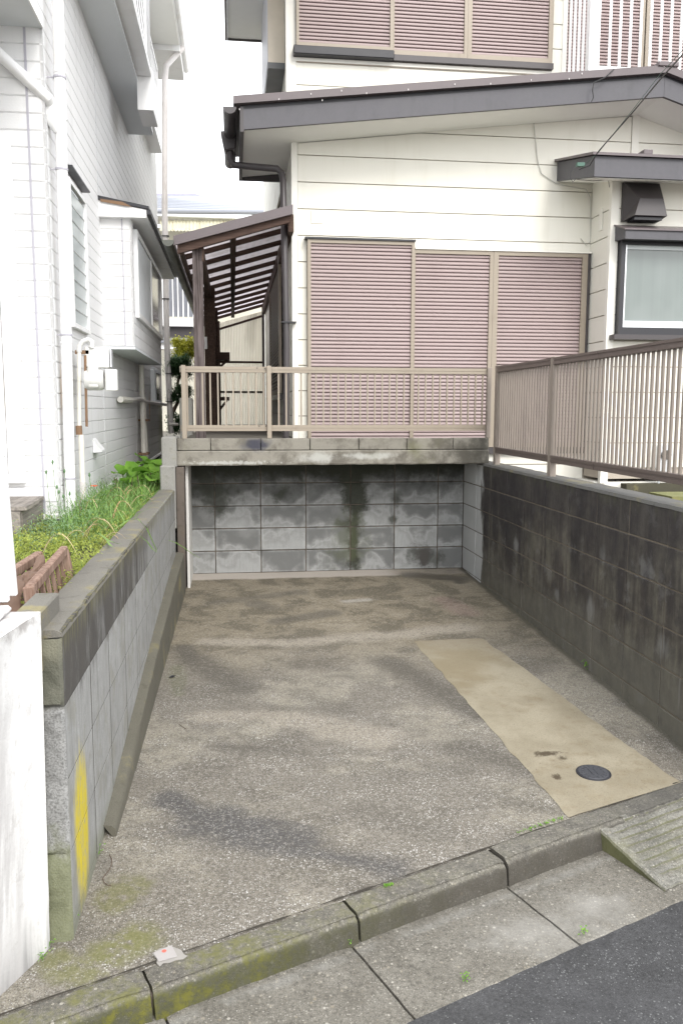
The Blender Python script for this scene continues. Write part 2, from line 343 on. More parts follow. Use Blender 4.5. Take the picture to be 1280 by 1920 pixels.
def floor_mat():
    m = Mat('drive_concrete'); P = m.P; x, y, z = m.sep(P)
    n1 = m.noise(scale=1.3, detail=8, rough=.6, dist=.3); n2 = m.noise(scale=4.5, detail=7, rough=.62); n3 = m.noise(scale=22, detail=5, rough=.6)
    nb = m.noise(scale=3.2, detail=10, rough=.7, dist=.5)
    f = m.noise(scale=210, detail=2, rough=.7); fb = m.noise(scale=75, detail=5, rough=.75)
    near = m.sm(m.math('ADD', y, m.math('MULTIPLY', m.math('SUBTRACT', n1, .5), 1.4)), -1.6, -3.0)
    tan = m.mix(n2, (.17,.142,.092), (.29,.25,.18))
    tan = m.mix(m.sm(nb, .47, .58, 0, .85), tan, (.095,.08,.05))
    tan = m.mix(m.sm(nb, .44, .36, 0, .6), tan, (.33,.29,.22))
    grey = m.mix(n2, (.115,.103,.083), (.225,.203,.168))
    grey = m.mix(m.sm(m.noise(scale=1.9, detail=8, rough=.65), .48, .60, 0, .85), grey, (.29,.265,.21))
    grey = m.mix(m.sm(nb, .50, .62, 0, .55), grey, (.085,.075,.058))
    c = m.mix(near, tan, grey)
    def L(*p): return [onF(*q) for q in p]
    def seg(p, q, r, amp=.6, soft=.9): a, b = L(p, q); return m.seg(a, b, r, nb, amp, soft)
    # pale worn swathes
    pale = m.mx(seg((390,1205),(560,1205),.11,.5), seg((560,1205),(870,1178),.13,.5), m.mul(seg((545,1350),(720,1385),.15,.8), .8), m.mul(seg((380,1345),(520,1340),.10,.8), .8))
    c = m.mix(m.mul(pale, .88), c, m.mix(fb, (.28,.245,.19), (.40,.36,.295)))
    c = m.mix(m.mul(seg((650,1127),(690,1124),.05,.6), .75), c, (.40,.38,.34))
    c = m.mix(m.mul(seg((835,1125),(875,1150),.13,.8), .5), c, (.25,.165,.145))
    # darker, damper areas
    drk = m.mx(m.mul(seg((690,1520),(820,1560),.10,1.), .5), m.mul(seg((400,1130),(560,1110),.10,1.), .6), m.mul(seg((480,1130),(500,1140),.12,.8), .7), m.mul(seg((520,1165),(620,1150),.11,.7), .7), m.mul(seg((345,1215),(360,1240),.10,.7), 1.), m.mul(seg((370,1240),(450,1290),.15,.8), .85),
               m.mul(seg((730,1240),(900,1340),.13,.8), .85), m.mul(seg((560,1300),(640,1330),.09,.9), .5), m.mul(seg((420,1400),(560,1410),.07,.9), .6), m.mul(seg((860,1400),(1000,1440),.12,.9), .7),
               m.mul(seg((950,1500),(1040,1520),.08,.9), .55), m.mul(seg((700,1450),(860,1440),.08,1.), .4))
    c = m.mix(m.mul(drk, .85), c, m.mix(fb, (.035,.031,.024), (.115,.105,.085)))
    smear = m.mx(seg((320,1500),(400,1545),.10,.8), seg((400,1545),(560,1575),.16,.9), m.mul(seg((540,1590),(740,1630),.09,.9), .9))
    c = m.mix(m.mul(smear, .88), c, m.mix(fb, (.025,.025,.028), (.085,.085,.09)))
    c = m.mix(m.mul(seg((335,1300),(330,1250),.06,.9), .5), c, (.10,.11,.05))
    # grain: dark and light grit over everything, coarser towards the street
    c = m.mix(m.sm(n3, .48, .75, 0, .4), c, (.085,.077,.06))
    c = m.mix(m.sm(f, .42, .62, .0, .6), c, (.055,.048,.038))
    c = m.mix(m.sm(fb, .52, .66, 0, .6), c, (.33,.305,.265))
    c = m.mix(m.sm(fb, .48, .36, 0, .6), c, (.055,.048,.038))
    p1, t1 = pebbles(m, 135, .42); p2, t2 = pebbles(m, 240, .4, 7.3)
    nearer = m.sm(m.math('ADD', y, m.math('MULTIPLY', m.math('SUBTRACT', n2, .5), 1.8)), -1.2, -3.9, .10, 1.)
    gate = m.sm(m.noise(scale=6, detail=6, rough=.65), .38, .62, .25, 1.)
    clean = m.math('SUBTRACT', 1., m.mul(m.mx(smear, drk), .6))
    c = m.mix(m.mul(p2, nearer, .75, clean), c, m.mix(t2, (.14,.13,.11), (.44,.42,.38)))
    c = m.mix(m.mul(p1, nearer, gate, clean, .95), c, m.mix(t1, (.28,.265,.24), (.56,.545,.52)))
    c = m.mix(m.mul(m.sm(f, .62, .72), nearer, .7), c, (.035,.032,.028))
    # damp mark and pale lime strip along the back wall
    wet = m.mx(seg((770,1078),(860,1085),.14,.5), m.mul(seg((840,1080),(862,1092),.06,.5), 1.))
    lime = m.mul(m.sm(m.math('MULTIPLY_ADD', m.math('SUBTRACT', n2, .5), .10, y), -.26, -.20), m.sm(x, -.55, -.75, .35, 1.))
    c = m.mix(m.mul(lime, .85), c, m.mix(fb, (.36,.32,.28), (.50,.46,.42)))
    c = m.mix(m.mul(wet, .72), c, (.06,.052,.04))
    # moss at the street corner on the left
    mo = m.mx(m.mul(seg((200,1785),(250,1760),.10,.8), 1.), m.mul(seg((215,1690),(240,1660),.08,1.), .7), m.mul(seg((110,1800),(190,1830),.07,1.), .8))
    c = m.mix(m.mul(mo, m.sm(n3, .3, .55), .8), c, m.mix(fb, (.07,.075,.02), (.19,.185,.06)))
    edge = m.mul(m.sm(m.math('ADD', x, m.math('MULTIPLY', n2, .05)), -.03, .01), .8)
    c = m.mix(edge, c, (.055,.05,.035))
    rough = m.math('MULTIPLY_ADD', m.mx(wet, m.mul(drk, .5)), -.38, .74)
    h = m.math('ADD', m.math('MULTIPLY', m.mx(p1, p2), m.math('MULTIPLY', nearer, .8)), m.math('ADD', m.math('MULTIPLY', f, .5), m.math('MULTIPLY', fb, .5)))
    return m.out(c, rough, bump=h, bs=.55, bd=.003, spec=.5)

def aggregate(name, lo, hi, kind):
    m = Mat(name); x, y, z = m.sep(m.P)
    n1 = m.noise(scale=2.4, detail=7, rough=.6); n2 = m.noise(scale=9, detail=7, rough=.65); f = m.noise(scale=260, detail=2)
    c = m.mix(m.sm(n2, .3, .7), lo, hi)
    g5 = m.noise(scale=85, detail=5, rough=.75)
    c = m.mix(m.sm(f, .35, .65, 0, .5), c, tuple(q*.4 for q in lo))
    c = m.mix(m.sm(g5, .50, .34, 0, .7), c, tuple(q*.35 for q in lo))
    c = m.mix(m.sm(g5, .54, .70, 0, .5), c, tuple(min(.8, q*1.6) for q in hi))
    p1, t1 = pebbles(m, 150, .55); p2, t2 = pebbles(m, 270, .55, 3.); p3, t3 = pebbles(m, 85, .90, 9.)
    if kind == 'road':
        c = m.mix(m.mul(p2, .6), c, m.mix(t2, (.03,.03,.032), (.12,.12,.125)))
        c = m.mix(m.mul(p1, m.math('GREATER_THAN', t1, .55), .6), c, m.mix(t1, (.08,.08,.085), (.21,.215,.21)))
        c = m.mix(m.mul(m.sm(n1, .45, .65), .35), c, (.035,.035,.038))
        r_ = m.sm(n1, .35, .65, .5, .75)
    else:
        tint = m.mix(m.sm(t1, .3, .8), (.16,.14,.11), (.33,.31,.27))
        c = m.mix(m.mul(p1, .6), c, tint)
        c = m.mix(m.mul(p2, .45), c, m.mix(t2, (.06,.06,.05), (.36,.34,.31)))
        c = m.mix(m.mul(p3, .6), c, m.mix(t3, (.2,.17,.12), (.45,.43,.38)))
        r_ = .82
    if kind == 'kerb':
        N = m.sep(m.N()); side = m.sm(N[2], .75, .3)
        yx = m.math('ADD', m.math('MULTIPLY', x, 1.), m.math('MULTIPLY', m.math('SUBTRACT', n1, .5), 1.0))
        n4 = m.noise(scale=26, detail=7, rough=.7)
        moss = m.sm(yx, -1.2, -2.2)
        mc = m.mix(n4, (.065,.067,.022), (.155,.15,.05))
        c = m.mix(m.mul(m.math('MULTIPLY_ADD', moss, .75, .12), m.sm(n2, .40, .62), m.sm(n4, .36, .56)), c, mc)
        c = m.mix(m.mul(side, m.sm(n2, .3, .6, .6, 1.), .85), c, m.mix(moss, (.040,.035,.027), (.040,.042,.014)))
        c = m.mix(m.mul(side, m.sm(yx, -1.7, -2.3), m.sm(n2, .45, .6), m.sm(n4, .4, .6), .8), c, (.12,.115,.015))
        c = m.mix(m.mul(m.sm(yx, -.8, -.4), .5), c, (.06,.058,.055))
        c = m.mix(m.sm(m.noise(scale=60, detail=4), .52, .7, 0, .5), c, (.06,.058,.05))
    if kind == 'gutter':
        wh = m.mx(m.blob((-1.05,-4.93,-.23), (.34,.15,.3), n2, .8, .8), m.blob((-.86,-4.83,-.23), (.2,.13,.3), n2, .8, .8))
        c = m.mix(m.mul(wh, .42), c, (.40,.39,.36))
        # damp run-off line beside the kerb
        d = m.math('ADD', m.math('MULTIPLY', x, -.40), y)
        dl = m.sm(m.math('ABSOLUTE', m.math('ADD', m.math('MULTIPLY_ADD', n2, .02, d), 4.27)), .030, .006)
        c = m.mix(m.mul(dl, .2, m.sm(n2, .35, .6)), c, (.29,.292,.28))
        dj = m.sm(m.noise(scale=1.1, detail=6, rough=.65), .48, .64)
        c = m.mix(m.mul(dj, .5), c, (.075,.068,.055))
    if kind == 'ramp':
        c = m.mix(m.mul(m.sm(m.sep(m.N())[2], .6, .2), .85), c, m.mix(n2, (.05,.055,.02), (.10,.10,.035)))
        c = m.mix(m.mul(m.sm(n1, .48, .66), .35), c, (.17,.17,.07))
    h = m.math('ADD', m.math('MULTIPLY', m.mx(p1, p2), .6), m.math('MULTIPLY', f, .7))
    return m.out(c, r_, bump=h, bs=.6, bd=.003, spec=.4)

def patch_mat():
    m = Mat('patch_mortar'); n1 = m.noise(scale=3, detail=7, rough=.6); n2 = m.noise(scale=14, detail=6, rough=.65)
    c = m.mix(m.sm(n1, .35, .65), (.225,.196,.138), (.31,.277,.205))
    x, y, z = m.sep(m.P)
    c = m.mix(m.mul(m.sm(m.math('MULTIPLY_ADD', n1, .9, y), -2.2, -1.5), .65), c, (.20,.172,.125))
    c = m.mix(m.sm(m.noise(scale=75, detail=5, rough=.75), .55, .7, 0, .35), c, (.16,.135,.095))
    c = m.mix(m.mul(m.sm(n2, .48, .7), m.sm(m.noise(scale=1.7), .35, .6), .6), c, (.19,.15,.09))
    c = m.mix(m.sm(m.noise(scale=150, detail=3), .45, .7, 0, .3), c, (.15,.125,.085))
    c = m.mix(m.mul(m.sm(m.noise(scale=1, detail=7, rough=.7, stretch=(5,60,5)), .62, .72), .45), c, (.12,.10,.06))
    c = m.mix(m.mul(m.blob((-.7,-2.6,0), (.3,.5,.3), n1, 1.), .55), c, (.22,.18,.11))
    nm_ = m.noise(scale=24, detail=8, rough=.75)
    mk = m.mx(m.blob((-.66,-3.85,-.11), (.07,.035,.3), nm_, 1.4), m.blob((-.61,-3.90,-.11), (.03,.03,.3), nm_, 1.3), m.blob((-.71,-4.07,-.11), (.02,.04,.3), nm_, 1.5), m.blob((-.3,-2.15,-.06), (.05,.02,.3), n2, 1.))
    c = m.mix(m.math('MULTIPLY', mk, .85), c, (.045,.03,.015))
    c = m.mix(m.mul(m.sm(m.noise(scale=120, detail=2), .66, .72), .6), c, (.08,.06,.04))
    return m.out(c, .7, bump=m.noise(scale=160, detail=3), bs=.15, spec=.4)

def skim_mat(name, lo, hi, moss):
    m = Mat(name); n1 = m.noise(scale=5, detail=8, rough=.65); n2 = m.noise(scale=20, detail=6); f = m.noise(scale=240)
    c = m.mix(n1, lo, hi); c = m.mix(m.sm(f, .3, .7, 0, .35), c, tuple(q*.5 for q in lo))
    c = m.mix(m.mul(m.sm(n1, .52, .66), moss), c, m.mix(n2, (.19,.16,.06), (.30,.26,.12)))
    c = m.mix(m.mul(m.sm(n2, .55, .75), .5), c, tuple(q*.45 for q in lo))
    return m.out(c, .85, bump=m.math('ADD', f, n2), bs=.4, spec=.35)

def white_pillar_mat():
    m = Mat('white_paint_old'); x, y, z = m.sep(m.P)
    s1 = m.noise(scale=1, detail=7, rough=.65, stretch=(22,22,1.2)); n1 = m.noise(scale=7, detail=8, rough=.7)
    c = m.mix(m.noise(scale=60), (.66,.655,.64), (.77,.765,.755))
    low = m.sm(m.math('ADD', z, m.math('MULTIPLY', s1, .55)), .34, .02)
    c = m.mix(m.mul(low, .9), c, m.mix(n1, (.12,.12,.125), (.33,.32,.31)))
    topz = m.mul(m.sm(m.math('ADD', z, m.math('MULTIPLY', n1, .10)), .885, .93), m.sm(n1, .42, .6))
    c = m.mix(m.mul(topz, .7), c, (.24,.215,.20))
    c = m.mix(m.mul(m.sm(m.noise(scale=18, detail=9, rough=.75), .56, .64), .35), c, (.40,.38,.36))
    c = m.mix(m.mul(m.sm(x, -2.64, -2.70), m.sm(s1, .35, .6), .6), c, (.34,.325,.32))
    c = m.mix(m.mul(m.sm(s1, .62, .72), m.sm(n1, .4, .6), .28), c, (.36,.34,.32))
    return m.out(c, .75, bump=m.math('ADD', m.noise(scale=110, detail=3), m.math('MULTIPLY', n1, 2.)), bs=.35, bd=.003)

def paint_siding(name, col, dirt, amt=.25, tex=.25, green=False):
    m = Mat(name); x, y, z = m.sep(m.P)
    s = m.noise(scale=1, detail=6, rough=.6, stretch=(7,7,.8)); n = m.noise(scale=2.5, detail=5)
    c = m.mix(n, tuple(q*.96 for q in col), tuple(min(.9, q*1.03) for q in col))
    c = m.mix(m.mul(m.sm(s, .52, .75), amt), c, dirt)
    c = m.mix(m.mul(m.rnd(), .05), c, dirt)
    if green:
        g = m.mul(m.sm(m.math('ADD', y, m.math('MULTIPLY', s, 1.2)), 2.2, 5.2), m.sm(z, 2.1, 1.3))
        c = m.mix(m.mul(g, .7), c, (.34,.33,.30))
        g2 = m.mul(m.sm(y, 4.9, 5.6), m.sm(z, 1.9, 1.4), m.sm(s, .3, .5))
        c = m.mix(m.mul(g2, .7), c, (.22,.22,.09))
        rust = m.mx(m.blob((-3.14,-1.8,1.55), (.06,.07,.33), s, .8), m.blob((-3.14,3.95,1.45), (.1,.1,.2), s, .8))
        c = m.mix(m.mul(rust, .75), c, (.45,.25,.08))
    return m.out(c, .62, bump=m.math('ADD', m.noise(scale=130, detail=2), m.noise(scale=1, detail=3, stretch=(10,10,220))), bs=tex, bd=.0015, spec=.4)

def wood_mat(name, a, b, ax):
    m = Mat(name); st = {'z': (60,60,2.5), 'x': (2.5,60,60), 'y': (60,2.5,60)}[ax]
    g = m.noise(scale=1, detail=6, rough=.65, stretch=st); n = m.noise(scale=4, detail=4)
    c = m.mix(m.sm(g, .3, .7), a, b); c = m.mix(m.mul(m.sm(n, .5, .7), .35), c, tuple(q*.5 for q in a))
    return m.out(c, .78, bump=g, bs=.35, bd=.002, spec=.3)

def leaf_mat(name, a, b, tr=.35):
    m = Mat(name); n = m.noise(scale=11, detail=3)
    v = m.node('ShaderNodeAttribute', attribute_name='tone', attribute_type='GEOMETRY').outputs['Fac']
    c = m.mix(v, a, b); c = m.mix(m.mul(m.sm(n, .4, .6), .3), c, a)
    c = m.mix(m.mul(m.rnd(), .35), c, b)
    m.out(c, .55, spec=.35)
    t = m.node('ShaderNodeBsdfTranslucent'); m.set(t.inputs[0], c)
    mx_ = m.node('ShaderNodeMixShader'); mx_.inputs[0].default_value = tr
    o = [q for q in m.nt.nodes if q.type == 'OUTPUT_MATERIAL'][0]
    m.nt.links.new(m.b.outputs[0], mx_.inputs[1]); m.nt.links.new(t.outputs[0], mx_.inputs[2]); m.nt.links.new(mx_.outputs[0], o.inputs[0])
    return m.m
def sheet_mat(name, col, tr, rough=.4, dirt=(.3,.27,.2)):
    m = Mat(name); n = m.noise(scale=1.5, detail=6, stretch=(3,3,.6))
    c = m.mix(m.mul(m.sm(n, .5, .7), .3), col, dirt)
    m.out(c, rough)
    t = m.node('ShaderNodeBsdfTranslucent'); m.set(t.inputs[0], c)
    mx_ = m.node('ShaderNodeMixShader'); mx_.inputs[0].default_value = tr
    o = [q for q in m.nt.nodes if q.type == 'OUTPUT_MATERIAL'][0]
    m.nt.links.new(m.b.outputs[0], mx_.inputs[1]); m.nt.links.new(t.outputs[0], mx_.inputs[2]); m.nt.links.new(mx_.outputs[0], o.inputs[0])
    return m.m

BLK_BACK = block_mat('block_back', (.265,.27,.265), (.05,.05,.05), 'back')
BLK_RIGHT = block_mat('block_right', (.185,.178,.160), (.030,.027,.026), 'right')
BLK_LEFT = block_mat('block_left', (.31,.31,.30), (.06,.06,.055), 'left')
BLK_TOP = block_mat('block_coping', (.25,.235,.20), (.095,.085,.07), 'coping')
MORTAR = mortar_mat(); FLOOR = floor_mat(); PATCH = patch_mat()
ROAD = aggregate('asphalt', (.042,.042,.043), (.066,.066,.068), 'road')
KERB = aggregate('kerb_concrete', (.11,.102,.086), (.20,.187,.16), 'kerb')
GUTT = aggregate('gutter_concrete', (.125,.115,.095), (.195,.182,.155), 'gutter')
RAMP = aggregate('ramp_concrete', (.13,.126,.108), (.235,.228,.20), 'ramp')
SKIML = skim_mat('left_cap', (.13,.122,.105), (.21,.20,.175), .75)
SKIMR = skim_mat('right_cap', (.10,.10,.098), (.17,.165,.15), .45)
PLAST = skim_mat('pillar_render', (.22,.21,.19), (.36,.36,.34), .15)
BROWNP = skim_mat('brown_render', (.11,.09,.075), (.16,.135,.115), .1)
WPIL = white_pillar_mat()
CREAM = paint_siding('cream_siding', (.79,.775,.70), (.60,.57,.47), .28)
CREAM2 = simple('cream_trim', (.80,.785,.72), .5, .03)
CGAP = simple('siding_gap', (.42,.37,.31), .8)
SOFF = simple('soffit_board', (.87,.87,.83), .7, .03)
WSID = paint_siding('white_siding', (.75,.75,.75), (.50,.50,.49), .35, .4, True)
WGAP = simple('white_siding_gap', (.42,.43,.46), .8)
WPAINT = simple('white_plastic', (.82,.82,.82), .35, .03, dirt=(.55,.52,.47))
WSOFF = simple('grey_soffit', (.72,.75,.77), .6, .03)
SEAL = simple('sealant', (.42,.41,.46), .7, .15, scale=20)
FASC = simple('dark_fascia', (.082,.080,.090), .55, .35, scale=14, dirt=(.05,.05,.055), dscale=9)
FLASH = simple('brown_flashing', (.115,.094,.098), .35, .1)
DKMET = simple('dark_brown_metal', (.055,.048,.05), .35, .15)
BLACK = simple('black_metal', (.02,.02,.025), .4, .15)
TAN = simple('bronze_beige', (.30,.255,.20), .42, .06, metal=.0, dirt=(.2,.16,.12), dscale=6)
BROWNF = simple('bronze_fence', (.23,.195,.165), .42, .1, dirt=(.11,.09,.08), dscale=7)
BROWNR = simple('bronze_rail', (.115,.09,.08), .38, .15)
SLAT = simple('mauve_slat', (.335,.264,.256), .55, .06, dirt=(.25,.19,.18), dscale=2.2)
SLATG = simple('slat_gap', (.16,.11,.12), .7)
SLATD = simple('dark_slat', (.30,.25,.225), .5, .1)
WOODP = wood_mat('post_wood', (.035,.025,.023), (.155,.128,.125), 'z')
WOODB = wood_mat('beam_wood', (.045,.026,.02), (.09,.055,.042), 'x')
WOODBY = wood_mat('beam_wood_long', (.045,.026,.02), (.10,.062,.045), 'y')
WOODR = wood_mat('reddish_wood', (.15,.085,.06), (.33,.23,.18), 'z')
WOODG = wood_mat('grey_wood', (.15,.135,.12), (.30,.27,.24), 'y')
SHEET = sheet_mat('smoked_sheet', (.80,.74,.77), .85)
SHEETC = sheet_mat('cream_sheet', (.88,.84,.74), .6)
GUTG = simple('aged_gutter', (.085,.09,.075), .4, .35, scale=6)
ALU = simple('aluminium', (.62,.64,.66), .3, .05, metal=.6)
PIPEW = simple('old_white_pipe', (.74,.72,.66), .45, .06, dirt=(.45,.36,.22), dscale=8)
PIPEG = simple('greyish_pipe', (.66,.63,.62), .45, .05, dirt=(.3,.24,.2), dscale=5)
RUST = simple('rust', (.22,.135,.08), .9, .4, scale=30)
SOIL = simple('garden_soil', (.075,.062,.045), .95, .4, scale=12)
GROUND = simple('bare_ground', (.13,.12,.10), .95, .3, scale=3)
IRON = simple('cast_iron', (.028,.028,.034), .42, .2)
IRON2 = simple('cast_iron_worn', (.06,.062,.07), .45, .2)
CABLE = simple('black_cable', (.02,.02,.02), .5)
CABLEW = simple('white_cable', (.55,.54,.50), .5)
CABLEG = simple('green_wire', (.05,.12,.09), .5)
PAPER = simple('torn_paper', (.33,.31,.30), .85, .12, scale=40)
REDINK = simple('red_ink', (.62,.12,.09), .8, .2, scale=60)
TWIG = simple('twig_bark', (.10,.07,.05), .9, .3)
DRY = leaf_mat('dry_leaf', (.42,.27,.12), (.72,.58,.38), .3)
BARKC = simple('curled_bark', (.16,.10,.07), .85, .3, scale=15)
LIME = leaf_mat('lime_foliage', (.24,.30,.05), (.52,.58,.14), .45)
GRN = leaf_mat('green_foliage', (.12,.23,.06), (.28,.44,.13), .4)
BLUEG = leaf_mat('bluegreen_foliage', (.15,.27,.13), (.34,.48,.27), .4)
BRIGHT = leaf_mat('bright_leaf', (.08,.24,.02), (.30,.52,.08), .45)
DEEP = leaf_mat('deep_leaf', (.03,.075,.03), (.09,.17,.07), .25)
YELG = leaf_mat('yellow_leaf', (.34,.36,.03), (.62,.60,.10), .45)
POPPY = leaf_mat('poppy_petal', (.75,.12,.04), (.85,.2,.08), .4)
def glass_mat(name, col, rough=.08):
    m = Mat(name); return m.out(m.mix(m.noise(scale=1.2), col, tuple(q*.8 for q in col)), rough, spec=.8)
def curtain_glass():
    m = Mat('curtained_glass'); n = m.noise(scale=1, detail=3, stretch=(14,14,.4)); n2 = m.noise(scale=1.3, detail=3)
    c = m.mix(n, (.115,.145,.135), (.165,.195,.185)); c = m.mix(m.sm(n2, .4, .65, 0, .35), c, (.22,.245,.24))
    return m.out(c, .14, spec=.8)
GLASSG = curtain_glass()
GLASSW = glass_mat('frosted_glass', (.50,.55,.55), .2)
GLASSD = glass_mat('dark_glass', (.10,.09,.08), .1)
FARW = simple('far_white', (.80,.80,.80), .6, .05)
FARC = simple('far_cream', (.66,.63,.53), .7, .05)
FARR = simple('far_roof', (.27,.285,.32), .6, .12, scale=5)
FARG = simple('far_grey', (.22,.23,.26), .7, .08)

# ================================================================== SETTING
# street frame: kerb line in plan
KP = np.array([-1.775, -4.814]); KD = np.array([.9245, .3812]); KD = KD/np.linalg.norm(KD); KN = np.array([KD[1], -KD[0]])  # towards the road
def kp(t, n, off=0.):       # t along the kerb, n towards the street, lying on the fall of the drive
    q = KP+KD*t+KN*n; return (q[0], q[1], fz(q[1], off))
def kt(x, y): d = np.array([x, y])-KP; return d@KD, d@KN

def grid_sheet(P00, P10, P11, P01, nu, nv, fn):
    b = MB(); P00, P10, P11, P01 = [np.array(p, float) for p in (P00, P10, P11, P01)]
    V = []
    for j in range(nv+1):
        for i in range(nu+1):
            u, v = i/nu, j/nv
            q = (P00*(1-u)+P10*u)*(1-v)+(P01*(1-u)+P11*u)*v
            V.append((q[0], q[1], fn(q[0], q[1])))
    b.add(V, [(j*(nu+1)+i, j*(nu+1)+i+1, (j+1)*(nu+1)+i+1, (j+1)*(nu+1)+i) for j in range(nv) for i in range(nu)])
    return b
from mathutils import noise as mn
def nz(x, y, s, a, k=0): return mn.noise(Vector((x*s, y*s, k)))*a

# ground sheet to the horizon
b = MB(); b.add([(-90,-90,-.9),(90,-90,-.9),(90,110,-.9),(-90,110,-.9)], [(0,1,2,3)])
struct(b.build('ground', GROUND))
# drive
def drive_z(x, y): return fz(y)+nz(x, y, 1.5, .004)+nz(x, y, 7, .0015, 3)
a = kp(-1.45, .018); c = kp(2.2, .018)
b = grid_sheet((a[0], a[1]), (c[0], c[1]), (c[0], .02), (a[0], .02), 70, 110, drive_z)
struct(b.build('carport_floor', FLOOR, smooth=True))
# mortar patch with manhole
pts = [(-.914,-2.121),(-.443,-2.115),(-.205,-4.185),(-.789,-4.398)]
b = grid_sheet(pts[3], pts[2], pts[1], pts[0], 14, 50, lambda x, y: drive_z(x, y)+.006)
for k, (x, y, z) in enumerate(b.v):
    i, j = k % 15, k//15
    if i in (0, 14): b.v[k] = (x+nz(x, y, 9, .014, 5)+nz(x, y, 40, .006, 5), y, z-.004)
struct(b.build('mortar_patch', PATCH, smooth=True))
# asphalt
def pl4(t0, t1, n0, n1, off):
    return [kp(t0, n0, off), kp(t1, n0, off), kp(t1, n1, off), kp(t0, n1, off)]
b = MB()
A = grid_sheet(kp(-14, .475)[:2], kp(14, .475)[:2], kp(14, 9)[:2], kp(-14, 9)[:2], 60, 20, lambda x, y: fz(max(y, -12), -.083)+nz(x, y, 2, .004))
b.v = A.v; b.f = A.f; b.m = A.m
struct(b.build('asphalt_road', ROAD))
# gutter slabs
gut = struct(MB().box(0,0,0,0,0,0).build('gutter', GUTT)); bpy.data.objects.remove(gut)
gb = MB(); q = pl4(-3, 4.5, .06, .52, -.115); gb.prism([q[0], q[1], q[2], q[3]], (0,0,-.1))
gut = struct(gb.build('gutter', MORTAR))
gj = [-1.9, -1.2, -.6, kt(-1.717,-4.933)[0], kt(-1.114,-4.725)[0], kt(-.5,-4.47)[0], 2.0, 2.6]
def rough_slab(t0, t1, n0, n1, ztop, h, nu=24, nv=8, amp=.0035, rnd=.02):
    """slab along the kerb with rounded worn edges, real relief"""
    b = MB(); V = []; F = []
    prof = []  # cross-section from back bottom over the top to front bottom
    k = 5
    prof.append((n0, -h))
    for i in range(k): t = math.pi/2*i/(k-1); prof.append((n0+rnd*(1-math.cos(t))*.5, -rnd*.5*(1-math.sin(t))))
    for i in range(1, nv): prof.append((n0+(n1-n0)*i/nv, 0))
    for i in range(k): t = math.pi/2*i/(k-1); prof.append((n1-rnd*(1-math.sin(t)), -rnd*(1-math.cos(t))))
    for i in range(1, 4): prof.append((n1+.002*i, -rnd-(h-rnd)*i/3))
    np_ = len(prof)
    for j in range(nu+1):
        t = t0+(t1-t0)*j/nu
        en = min(j, nu-j); er = max(0, 1-en/1.5)
        for i, (n, z) in enumerate(prof):
            tt = t+nz(n*3, z*3+j*0, 9, .002, t)
            q = kp(tt, n); inset = er*.006
            dz = nz(q[0], q[1], 14, amp, z*9)+nz(q[0], q[1], 55, amp*.5, z*30)
            ch = nz(q[0], q[1], 23, .006, 7.7)+nz(q[0], q[1], 8, .004, 3)
            if i in range(k+nv-1, k+nv+k): dz -= max(0, ch)   # chipped arris
            V.append((q[0]+KN[0]*dz*.8, q[1]+KN[1]*dz*.8, q[2]+ztop+z+dz-inset))
    for j in range(nu):
        for i in range(np_-1): F.append((j*np_+i, j*np_+i+1, (j+1)*np_+i+1, (j+1)*np_+i))
    F.append(tuple(range(np_-1, -1, -1))); F.append(tuple(nu*np_+i for i in range(np_)))
    b.add(V, F); return b
for i in range(len(gj)-1):
    rough_slab(gj[i]+.004, gj[i+1]-.004, .10, .478-.0, -.080, .05, amp=.0018, rnd=.006, nu=20).build('gutter_slab', GUTT, gut, smooth=True)
# kerb stones
kb = MB(); q = pl4(-3, 3.2, .0, .10, -.02); kb.prism(q, (0,0,-.15)); kerb = struct(kb.build('kerb', MORTAR))
kj = [-2.4, kt(-2.375,-5.015)[0], kt(-1.74,-4.80)[0], kt(-1.175,-4.565)[0], kt(-.62,-4.33)[0], 2.2]
for i in range(len(kj)-1):
    top = [.004, .0, .002, .012, .004][i]
    rough_slab(kj[i]+.0045, kj[i+1]-.0045, .006+.003*(i % 2), .118, top+.005, .10, nu=40, rnd=.034, amp=.003).build('kerb_stone', KERB, kerb, smooth=True)
# ragged dirt-filled joint behind the kerb
fb = MB()
V = []
for j in range(241):
    t = -1.4+j*3.5/240; w_ = max(.0004, .003+nz(t, 0, 6, .004)+nz(t, 1, 25, .004)); o_ = nz(t, 2, 4, .004)
    V += [kp(t, .006+o_-w_, .0058), kp(t, .006+o_+w_, .0058)]
fb.add(V, [(2*j, 2*j+2, 2*j+3, 2*j+1) for j in range(240)])
fb.build('joint_dirt', simple('joint_dirt', (.035,.03,.022), .95, .4, scale=40), kerb)

# access ramp block (ridged) leaning against the kerb
ra = thing('kerb_ramp', kp(kt(-.72,-4.47)[0]+.3, .3, -.08), 'ridged concrete kerb ramp with mossy side leaning on the kerb at right', 'kerb ramp')
t0r = kt(-.717,-4.468)[0]; t1r = t0r+.60
NR = 120; V = []; F = []; FM = []
cols = [t0r, t0r+.004, t0r+.012]+[t0r+.03+i*.03 for i in range(int(.56/.03))]+[t1r]
for t in cols:
    for k in range(NR+1):
        u = k/NR; n = .085+.33*u
        zt = .008-.082*u
        e = t-t0r
        g = 0.
        if e > .055: g = -.006 if (u > .06 and u < .93 and (u*9.2) % 1.0 > .64) else 0.
        if e < .003: zt -= .012
        elif e < .01: zt -= .003
        q = kp(t, n); V.append((q[0], q[1], q[2]+zt+g+nz(q[0], q[1], 40, .0035)+nz(q[0], q[1], 9, .004, 4)+(-.004 if k in (0, NR) else 0)))
nc = len(cols)
